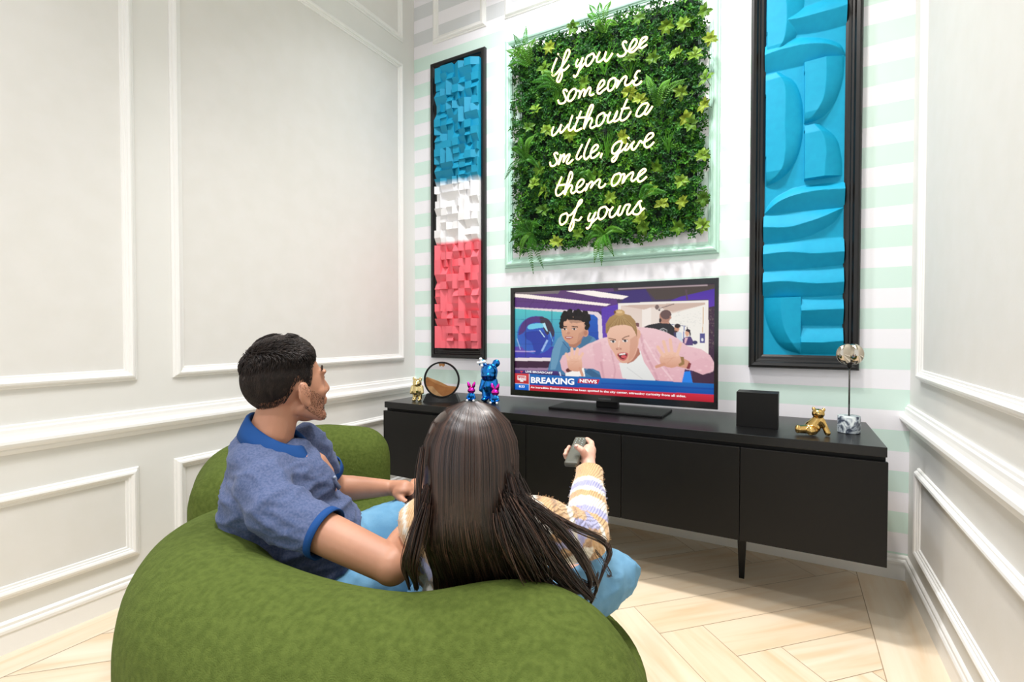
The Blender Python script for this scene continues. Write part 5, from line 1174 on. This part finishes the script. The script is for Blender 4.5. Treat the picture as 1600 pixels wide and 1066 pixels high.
# cut the collar opening and the sleeve end clean
def cut(o, c, n):
    bm = bmesh.new(); bm.from_mesh(o.data); n = Vector(n).normalized(); c = Vector(c)
    near = [f for f in bm.faces if (f.calc_center_median()-c).dot(n) > -0.02 and (f.calc_center_median()-c).length < 0.14]
    ge = set(near) | {e for f in near for e in f.edges} | {v for f in near for v in f.verts}
    bmesh.ops.bisect_plane(bm, geom=list(ge), plane_co=c, plane_no=n, clear_outer=True, dist=1e-5)
    bm.to_mesh(o.data); bm.free(); o.data.update()
dR = (mRe-mRs).normalized(); cut(shirt, mRs.lerp(mRe, 0.44), dR); cut(shirt, mLs.lerp(mLe, 0.6), (mLe-mLs).normalized())
def cuff(a, d, r, h, m, name, root, t=0.004, flare=1.0):
    d = d.normalized(); q = d.to_track_quat('Z', 'Y').to_matrix().to_4x4(); q.translation = a
    mb = MB(); mb.v = []; n = 36; prof = [(r, 0), (r+t*0.6, 0.001), (r*flare+t*0.6, h), (r*flare-t*0.6, h), (r*flare-t*1.4, h*0.4), (r-t, 0)]
    vs = [q @ Vector((p*math.cos(2*PI*k/n), p*math.sin(2*PI*k/n), z)) for p, z in prof for k in range(n)]
    fs = [(i*n+k, i*n+(k+1) % n, ((i+1) % len(prof))*n+(k+1) % n, ((i+1) % len(prof))*n+k) for i in range(len(prof)) for k in range(n)]
    mb.add(vs, fs); return mb.build(name, m, root, smooth=True)
cuff(mRs.lerp(mRe, 0.415), dR, 0.0600, 0.020, M_navy, 'sleeve_cuff', shirt, 0.0026)
cuff(mLs.lerp(mLe, 0.565), mLe-mLs, 0.062, 0.022, M_navy, 'sleeve_cuff', shirt, 0.0026)
# collar: a folded band round the neck, open at the throat
cc = W(-0.662, 1.385, 1.048); NC = 44; vs = []; col = MB()
prof = [(0.059, 0.026), (0.063, 0.031), (0.069, 0.027), (0.080, 0.004), (0.089, -0.020), (0.086, -0.022), (0.075, -0.004), (0.066, 0.010), (0.058, 0.012)]
for i in range(NC+1):
    t = i/NC; a = 0.14+t*(2*PI-0.28)       # angle measured from the throat direction (+x in the floor frame)
    front = max(0, math.cos(a)); sway = 1+0.10*front
    for r_, h_ in prof:
        vs.append(cc+W((r_*sway)*math.cos(a)*1.1, (r_*sway)*math.sin(a)*1.08, h_-0.030-0.045*front+0.045*max(0, -math.cos(a))))
m_ = len(prof)
col.add(vs, [(i*m_+k, i*m_+(k+1) % m_, (i+1)*m_+(k+1) % m_, (i+1)*m_+k) for i in range(NC) for k in range(m_)]+[tuple(reversed(range(m_))), tuple(NC*m_+k for k in range(m_))])
col.build('collar', M_navy, shirt, smooth=True)
# placket
mb = MB(); pl_ = [W(-0.545, 1.39, 0.955), W(-0.515, 1.395, 0.915), W(-0.49, 1.40, 0.875)]
mb.tube(pl_, 0.014, n=8, squash=0.35); mb.build('placket', M_polo, shirt, smooth=True)
MB().ball(W(-0.50, 1.388, 0.91), (0.005, 0.005, 0.005), n=10).build('button', mat('button_grey', rgb(150, 160, 180), 0.3), shirt, smooth=True)
# jeans
def denim(name, c1, c2): return mat(name, c1, 0.8, var=(14, c2, 0.6), bump=(700, 0.35, 0.001), bump2=(26, 0.35, 0.006), spec=0.2)
M_jean = denim('light_denim', rgb(96, 146, 180), rgb(122, 168, 196))
mb = MB(); mb.ball(mHip, (0.15, 0.17, 0.115), n=22)
limb(mb, [W(-0.52, 1.36, 0.58), mRk], [0.100, 0.080]); limb(mb, [W(-0.52, 1.54, 0.64), mLk], [0.100, 0.08])
limb(mb, [mRk, mRf], [0.074, 0.06]); limb(mb, [mLk, mLf], [0.074, 0.06])
organic(mb, 'jeans', M_jean, man, 0.009, 5, 0.6, folds(0.010, 8, 1.0, (1, 1, 1)))
M_shoe = mat('white_leather_shoe', rgb(225, 225, 222), 0.5)
for f_ in (mRf, mLf):
    mb = MB(); mb.capsule(f_+W(-0.01, -0.01, -0.062), f_+W(0.13, 0.09, -0.078), 0.05, 0.038); mb.ball(f_+W(0, 0, -0.03), 0.045)
    organic(mb, 'shoe', M_shoe, man, 0.01, 4, 0.5)
ph_ = thing('phone', 'dark phone held in the left hand of the man in the polo shirt', 'phone', tuple(at(646, 773, 1.70)))
mb = MB(); PM = Matrix.Translation(at(648, 777, 1.655)) @ Matrix.Rotation(YAW+0.5, 4, 'Z') @ Matrix.Rotation(-0.5, 4, 'Y')
mb.box(-0.036, 0.036, -0.07, 0.07, -0.004, 0.004, M=PM); mb.build('case', M_bezel, ph_, bevel=0.002)

# ---- the woman
wom = thing('person', 'woman with very long dark hair pointing a remote at the television, seen from behind', 'person', tuple(W(-0.07, 1.25, 0)))
wH = W(-0.095, 1.075, 1.055); MHw = frame_of(wH, 0.06, -0.05)
wN = W(-0.085, 1.12, 0.915)
wRs, wRe, wRw = W(0.055, 1.14, 0.875), W(0.195, 1.31, 0.772), W(0.236, 1.50, 0.895)
wLs, wLe, wLw = W(-0.205, 1.17, 0.865), W(-0.19, 1.33, 0.67), W(-0.06, 1.48, 0.64)
wHip = W(-0.08, 1.25, 0.52)
wRk, wLk = W(0.315, 1.47, 0.595), W(-0.36, 1.6, 0.56)
wRf, wLf = W(-0.02, 1.60, 0.50), W(0.0, 1.7, 0.5)
mb = MB(); head(mb, MHw, 0.93)
mb.capsule(wN, wH+W(0, 0, -0.05), 0.05, 0.046); mb.capsule(wRs+W(-0.03, 0, 0), wLs+W(0.03, 0, 0), 0.05, 0.05); mb.ball(W(-0.085, 1.17, 0.8), (0.1, 0.08, 0.12)); mb.ball(W(-0.08, 1.22, 0.66), (0.1, 0.08, 0.12)); mb.ball(wHip, (0.14, 0.1, 0.08))
limb(mb, [wRs, wRe, wRw], [0.045, 0.036, 0.0225]); limb(mb, [wLs, wLe, wLw], [0.045, 0.036, 0.0225])
for k_, f_, s_ in ((wRk, wRf, 0.07), (wLk, wLf, -0.07)):
    limb(mb, [wHip+W(s_, 0.02, 0), k_], [0.06, 0.045]); limb(mb, [k_, f_], [0.042, 0.03]); mb.capsule(f_, f_+(f_-k_).normalized()*0.12+W(0, 0, -0.01), 0.03, 0.022)
# right hand round the remote
hp = at(918, 713, 1.565); mb.capsule(wRw, hp, 0.0225, 0.022, n=14); mb.ball(hp, (0.026, 0.03, 0.03), n=16); mb.ball(at(921, 704, 1.58), (0.022, 0.026, 0.022), n=14)
finger_chain(mb, [at(916, 716, 1.54), at(910, 704, 1.53), at(901, 698, 1.545)], 0.0125, 0.0095)
finger_chain(mb, [at(925, 704, 1.58), at(924, 692, 1.615), at(917, 687, 1.64)], 0.0115, 0.0095)
for px, py, d_ in ((889, 699, 1.615), (885, 704, 1.60), (883, 710, 1.585)):
    finger_chain(mb, [at(918, py+4, d_+0.015), at(903, py+8, d_+0.03), at(px+2, py+5, d_+0.022), at(px, py, d_)], 0.0105, 0.0082)
lp = wLw+W(0.03, 0.04, 0); mb.capsule(wLw, lp, 0.022, 0.026); mb.ball(lp, (0.032, 0.034, 0.016))
for i in range(4): o_ = W(0.028-0.017*i, 0.022+0.008*i, 0); finger_chain(mb, [lp+o_, lp+o_+W(0.022, 0.026, -0.006), lp+o_+W(0.03, 0.045, -0.02)], 0.0092, 0.0075)
finger_chain(mb, [lp+W(-0.025, -0.01, 0), lp+W(-0.03, 0.025, -0.01), lp+W(-0.018, 0.045, -0.015)], 0.0105, 0.0085)
organic(mb, 'body', M_skin2, wom, 0.005, 3, 0.5)
nb_ = MB(); nb_.ball(at(900.5, 697, 1.537), (0.006, 0.006, 0.004), n=10)
nb_.build('thumbnail', mat('nail_pink', rgb(236, 190, 180), 0.25), wom, smooth=True)

rem = thing('remote_control', 'dark grey remote control in the raised hand of the woman', 'remote control', tuple(at(899, 706, 1.58)))
ra_, rb_ = at(892, 727, 1.515), at(909, 686, 1.655); ax = (rb_-ra_).normalized(); up_ = (Vector((0, 0, 1))-W(0.35, 0.75, 0)*1.0); up_ = (up_-ax*up_.dot(ax)).normalized(); sx_ = ax.cross(up_).normalized()
RM = Matrix(((sx_.x, ax.x, up_.x, 0), (sx_.y, ax.y, up_.y, 0), (sx_.z, ax.z, up_.z, 0), (0, 0, 0, 1))); RM.translation = (ra_+rb_)/2; hl = (rb_-ra_).length/2
MB().box(-0.022, 0.022, -hl, hl, -0.009, 0.009, M=RM).build('shell', mat('remote_grey', rgb(84, 84, 74), 0.45), rem, bevel=0.006)
M_btn = mat('pale_button', rgb(190, 205, 205), 0.4)
for i in range(6):
    for x in (-0.011, 0.0, 0.011):
        if i in (2,) and x == 0: continue
        MB().ball(RM @ Vector((x, hl-0.018-i*0.0115, 0.0092)), 0.0017 if (i*3+int(x*200)) % 2 else 0.0023, n=8).build('button', M_btn, rem, smooth=True)

# sweater with painted-in knit colours
def knit():
    m = bpy.data.materials.new('striped_knit'); m.use_nodes = True; N = m.node_tree.nodes; L = m.node_tree.links; b = N['Principled BSDF']
    b.inputs['Roughness'].default_value = 0.95; b.inputs['Sheen Weight'].default_value = 0.4; b.inputs['Specular IOR Level'].default_value = 0.1
    a = N.new('ShaderNodeAttribute'); a.attribute_name = 'knit'; L.new(a.outputs['Color'], b.inputs['Base Color'])
    tc = N.new('ShaderNodeTexCoord'); w_ = N.new('ShaderNodeTexWave'); w_.inputs['Scale'].default_value = 55; w_.inputs['Distortion'].default_value = 3; w_.inputs['Detail'].default_value = 2; L.new(tc.outputs['Object'], w_.inputs['Vector'])
    bn = N.new('ShaderNodeBump'); bn.inputs['Strength'].default_value = 0.6; bn.inputs['Distance'].default_value = 0.003; L.new(w_.outputs['Fac'], bn.inputs['Height']); L.new(bn.outputs[0], b.inputs['Normal']); return m
mb = MB(); RY = Matrix.Rotation(YAW, 3, 'Z')
mb.capsule(wRs+W(-0.04, 0, 0.0), wLs+W(0.04, 0, 0.0), 0.066, 0.066, n=22); mb.ball(W(-0.08, 1.175, 0.80), (0.14, 0.1, 0.13), n=24, M=RY); mb.ball(W(-0.08, 1.205, 0.65), (0.145, 0.115, 0.16), n=24, M=RY)
mb.capsule(wN+W(-0.02, 0, -0.02), wN+W(0.02, 0, -0.02), 0.055, 0.055)
limb(mb, [wRs, wRe], [0.066, 0.062]); limb(mb, [wRe, wRe.lerp(wRw, 0.5), wRw], [0.062, 0.055, 0.04]); limb(mb, [wLs, wLe], [0.066, 0.062]); limb(mb, [wLe, wLw], [0.06, 0.042])
sw = organic(mb, 'sweater', knit(), wom, 0.007, 5, 0.6, folds(0.005, 9, 7.0, (1, 1, 1)))
dw = (wRw-wRe).normalized(); cut(sw, wRw, dw)
TAN, WHT, LAV, YEL, BRN = rgb(214, 174, 128), rgb(238, 232, 220), rgb(176, 176, 222), rgb(226, 220, 170), rgb(176, 140, 108)
ca = sw.data.color_attributes.new('knit', 'FLOAT_COLOR', 'POINT'); cols = []
fl = (wRw-wRe).length; ul = (wRe-wRs).length; du = (wRe-wRs).normalized(); rnd = random.Random(2)
for v in sw.data.vertices:
    p = v.co; t = (p-wRe).dot(dw)/fl; d1 = ((p-wRe)-dw*t*fl).length; s_ = (p-wRs).dot(du)/ul; d2 = ((p-wRs)-du*s_*ul).length
    if t > 0.05 and d1 < 0.09 and p.z > 0.75 and not (s_ < 0.95 and d2 < d1*0.8):
        c = TAN if t > 0.74 else WHT if t > 0.66 else LAV if t > 0.56 else WHT if t > 0.50 else TAN if t > 0.41 else WHT if t > 0.26 else LAV if t > 0.16 else TAN
    else:
        q = p-Vector((0, 0, 0)); a = q.x*0.87+q.y*0.49; u_ = (a*13+q.z*3.0); w_ = (q.z*13-a*2.5)
        iu, iw = math.floor(u_), math.floor(w_); h_ = (iu*7+iw*13+(iu*iw) % 5) % 7
        fu, fv = u_-iu, w_-iw
        c = [TAN, LAV, WHT, BRN, LAV, TAN, WHT][h_]
        if abs(fu-0.5)+abs(fv-0.5) > 0.62: c = BRN if (iu+iw) % 2 else TAN
        if abs(fu-0.5) < 0.07: c = WHT
    cols += c
ca.data.foreach_set('color', cols)
# fuzz of the knit
mb = MB()
pv = [p for p in sw.data.polygons]
for q in range(5200):
    p = rnd.choice(pv); n_ = p.normal; c = p.center; t_ = n_.orthogonal().normalized()
    c2 = cols[p.vertices[0]*4:p.vertices[0]*4+4]
    mb.tube([c, c+n_*rnd.uniform(0.002, 0.005)+Vector((rnd.uniform(-1, 1), rnd.uniform(-1, 1), rnd.uniform(-1, 1)))*0.003], 0.0003, n=3, cap=False, col=tuple(c2))
fz = mb.build('knit_fuzz', mat('knit_fibre', TAN, 0.95, attr='knit'), sw, attr='knit'); fz['kind'] = 'stuff'
cfv = cuff(wRw-dw*0.035, dw, 0.037, 0.038, mat('tan_rib', TAN, 0.95, bump=(300, 0.6, 0.002)), 'sleeve_cuff', sw, 0.004, 0.88)
M_jean2 = denim('mid_denim', rgb(104, 152, 186), rgb(122, 168, 198))
mb = MB(); mb.ball(wHip, (0.165, 0.13, 0.1), n=22, M=RY)
limb(mb, [wHip+W(0.08, 0.02, 0), wRk], [0.088, 0.068]); limb(mb, [wRk, wRk.lerp(wRf, 0.4)+W(0.02, 0, -0.03), wRf], [0.066, 0.06, 0.048]); limb(mb, [wHip+W(-0.08, 0.02, 0), wLk], [0.088, 0.068]); limb(mb, [wLk, wLf], [0.066, 0.048])
organic(mb, 'jeans', M_jean2, wom, 0.008, 5, 0.6, folds(0.008, 9, 4.0))

# very long hair: a dark mass with thousands of combed strands and a few loose locks
def env(z):        # left edge, right edge, rear depth of the hair curtain at height z
    Z = [0.70, 0.78, 0.83, 0.88, 0.94, 1.0, 1.06, 1.11, 1.14, 1.16]
    return (float(np.interp(z, Z, [-0.175, -0.178, -0.183, -0.190, -0.194, -0.190, -0.186, -0.172, -0.150, -0.118])),
            float(np.interp(z, Z, [0.07, 0.065, 0.052, 0.04, 0.024, 0.014, 0.010, -0.004, -0.03, -0.068])),
            float(np.interp(z, Z, [1.05, 1.04, 1.005, 0.975, 0.965, 0.955, 0.955, 0.972, 0.995, 1.03])))
def hair_pt(u, lay, z):
    l, r, dp = env(z); c = (l+r)/2; h = (r-l)/2
    y = dp+(1-math.sqrt(max(0.0, 1-min(1, abs(u))**2.6)))*0.085+lay
    return W(c+h*u*(1-lay*1.5), y, z)
mb = MB(); NU, NZ_ = 30, 34; vs = []
zs_ = [1.158-(1.158-0.72)*(i/NZ_)**1.1 for i in range(NZ_+1)]
for z in zs_:
    for k in range(NU+1): u_ = -1+2*k/NU; vs.append(hair_pt(u_*0.985, 0.008, z))
    for k in range(NU+1):
        u_ = 1-2*k/NU; l, r, dp = env(z)
        yf = dp+0.085+0.008+0.02*math.sqrt(max(0, 1-u_*u_))*(0.25 if z > 1.15 else 1)
        vs.append(W((l+r)/2+(r-l)/2*u_*0.97, min(yf, 1.12), z))
M2 = 2*(NU+1)
mb.ball(wH+W(0, -0.014, 0.03), (0.087, 0.094, 0.083), n=28, M=RY)
mb.add(vs, [(i*M2+k, (i+1)*M2+k, (i+1)*M2+(k+1) % M2, i*M2+(k+1) % M2) for i in range(NZ_) for k in range(M2)]+[tuple(range(M2)), tuple(NZ_*M2+k for k in reversed(range(M2)))])
M_hair_w2 = mat('strand_dark_brown', rgb(40, 28, 24), 0.3, attr='tint', spec=0.6)
hw = organic(mb, 'hair', M_hair_w, wom, 0.006, 4, 0.5)
rnd = random.Random(31); mb = MB()
HC = [rgb(28, 19, 17), rgb(42, 29, 25), rgb(58, 40, 34), rgb(34, 24, 21), rgb(88, 63, 52)]
for q in range(5200):
    u_ = rnd.uniform(-1, 1); u_ = math.copysign(abs(u_)**0.8, u_); lay = rnd.uniform(-0.004, 0.006); zt = 1.155-rnd.random()**2*0.05; ze = rnd.uniform(0.73, 0.79)
    ph0 = rnd.uniform(0, 6.3); am = rnd.uniform(0.0, 0.006); pts_ = []; n = 13
    clump = math.sin(u_*23+1.3)*0.02
    sn, sc_ = u_, math.sqrt(max(0, 1-u_*u_)); cx_, cy_, cz_ = -0.088, 1.07, 1.062
    for th_ in (8, 30, 52, 74):
        a_ = math.radians(th_); e_ = 1+lay*6; pts_.append(W(cx_+math.sin(a_)*sn*0.098*e_, cy_-math.sin(a_)*sc_*0.113*e_-0.01*(1-math.sin(a_)), cz_+math.cos(a_)*0.106*e_))
    for i in range(n+1):
        t = i/n; z = 1.055+(ze-1.055)*t
        uu = u_+clump*t+am*4*math.sin(ph0+t*5)*t
        q1 = hair_pt(max(-1.04, min(1.04, uu)), lay+0.003*math.sin(u_*40)*t+am*math.sin(ph0+t*7)*t, z); kk = max(0, min(1, (1.055-z)/0.22))
        q0 = W(cx_+sn*0.099*(1+lay*6), cy_-sc_*0.115*(1+lay*6), z); pts_.append(q0.lerp(q1, kk*kk*(3-2*kk)))
    r_ = rnd.uniform(0.0007, 0.0013)
    c_ = rnd.choice(HC); mb.tube(pts_, [r_]*(len(pts_)-1)+[r_*0.4], n=3, cap=False, col=c_)
for q in range(1300):    # hair framing the face on both sides
    sg = 1 if q % 2 else -1; a0 = math.radians(rnd.uniform(84, 128)); sn, sc_ = sg*math.sin(a0), math.cos(a0); e_ = 1+rnd.uniform(0, 0.04); pts_ = []
    for th_ in (10, 32, 55, 78): a_ = math.radians(th_); pts_.append(W(-0.088+math.sin(a_)*sn*0.098*e_, 1.07-math.sin(a_)*sc_*0.108*e_-0.01, 1.062+math.cos(a_)*0.106*e_))
    for z in (1.03, 1.0, 0.97, 0.94, 0.915): l_, r_2, _d = env(z); pts_.append(W((l_+0.004 if sg < 0 else r_2-0.004)+rnd.uniform(-0.003, 0.003), 1.07-sc_*0.105*e_-0.01, z))
    mb.tube(pts_, [0.001]*(len(pts_)-1)+[0.0005], n=3, cap=False, col=rnd.choice(HC))
def lock(guide, count, spread, r=0.0009):
    G = [Vector(g) for g in spline([tuple(at(*g)) for g in guide], 6)]
    for q in range(count):
        o = Vector((rnd.gauss(0, 1), rnd.gauss(0, 1), rnd.gauss(0, 1)))*spread; ph0 = rnd.uniform(0, 6.3); a_ = rnd.uniform(0, 0.004); m_ = len(G)
        P_ = [g+o*(0.35+0.9*math.sin(PI*min(1, 0.15+i/m_)))+Vector((0, 0, a_*math.sin(ph0+i*0.5))) for i, g in enumerate(G)]
        mb.tube(P_, [r]*(m_-1)+[r*0.3], n=3, cap=False, col=rnd.choice(HC))
lock([(800, 745, 1.0), (818, 800, 0.99), (850, 850, 0.99), (890, 900, 1.02), (925, 935, 1.05)], 90, 0.010)
lock([(795, 780, 0.98), (822, 835, 0.98), (850, 880, 1.0), (880, 912, 1.03), (905, 925, 1.06)], 120, 0.012)
lock([(790, 800, 0.97), (812, 850, 0.97), (835, 895, 1.0), (860, 925, 1.03)], 230, 0.014)
lock([(805, 760, 1.0), (845, 795, 1.0), (895, 822, 1.04), (938, 842, 1.12), (952, 862, 1.13), (944, 888, 1.12), (930, 925, 1.1)], 46, 0.0035)
lock([(805, 765, 1.0), (840, 800, 0.99), (880, 835, 1.0), (905, 870, 1.03), (922, 905, 1.06), (915, 938, 1.06)], 60, 0.004)
lock([(800, 770, 0.99), (850, 800, 0.99), (890, 840, 1.0), (918, 880, 1.05), (932, 915, 1.08), (922, 945, 1.08)], 40, 0.0035)
lock([(870, 900, 1.02), (900, 905, 1.05), (925, 915, 1.07), (935, 895, 1.08)], 14, 0.003)
lock([(930, 860, 1.1), (945, 880, 1.1), (955, 898, 1.1), (948, 900, 1.09)], 8, 0.002, 0.0006)
lock([(668, 760, 0.99), (655, 810, 0.98), (640, 855, 0.98), (632, 885, 0.99), (640, 920, 1.0)], 60, 0.004)
lock([(665, 790, 0.98), (652, 840, 0.98), (645, 880, 0.98), (652, 920, 1.0)], 120, 0.006)
lock([(660, 700, 1.0), (655, 740, 0.99), (652, 790, 0.98), (648, 830, 0.98)], 40, 0.003)
hs2 = mb.build('hair_strands', M_hair_w2, hw, smooth=True, attr='tint'); hs2['kind'] = 'stuff'
import OpenImageIO as oiio, numpy as np, sys
b=oiio.ImageBuf('/workdir/render_main.png'); a=b.get_pixels(oiio.UINT8)
W=a.shape[1]; k=W/1600
for n,(x,y) in dict(wl0=(30,30),wl1=(100,300),wl2=(450,300),wl_low=(100,560),wlfield=(100,680),lowpanel=(80,870),wr=(1520,300),wrlow=(1560,880),white=(1400,100),stripW=(1400,580),mintR=(1400,625),mintL=(660,545),mintTop=(665,190),floor=(1150,980),floor2=(40,1050),floorshade=(1050,850),door=(1250,800),ctop=(1100,665),sofaTop=(300,830),sofaMid=(500,980),sofaR=(900,1000),shirt=(380,760),skin=(560,870),hair=(740,760),jean=(970,890),blueblk=(715,200),coral=(715,470),turq=(1250,300),hedge=(1060,200),tv=(1060,520),frame=(1330,300)).items():
    X,Y=int(x*k),int(y*k); print(n,(x,y),a[max(Y-3,0):Y+4,max(X-3,0):X+4,:3].reshape(-1,3).mean(0).round().astype(int))
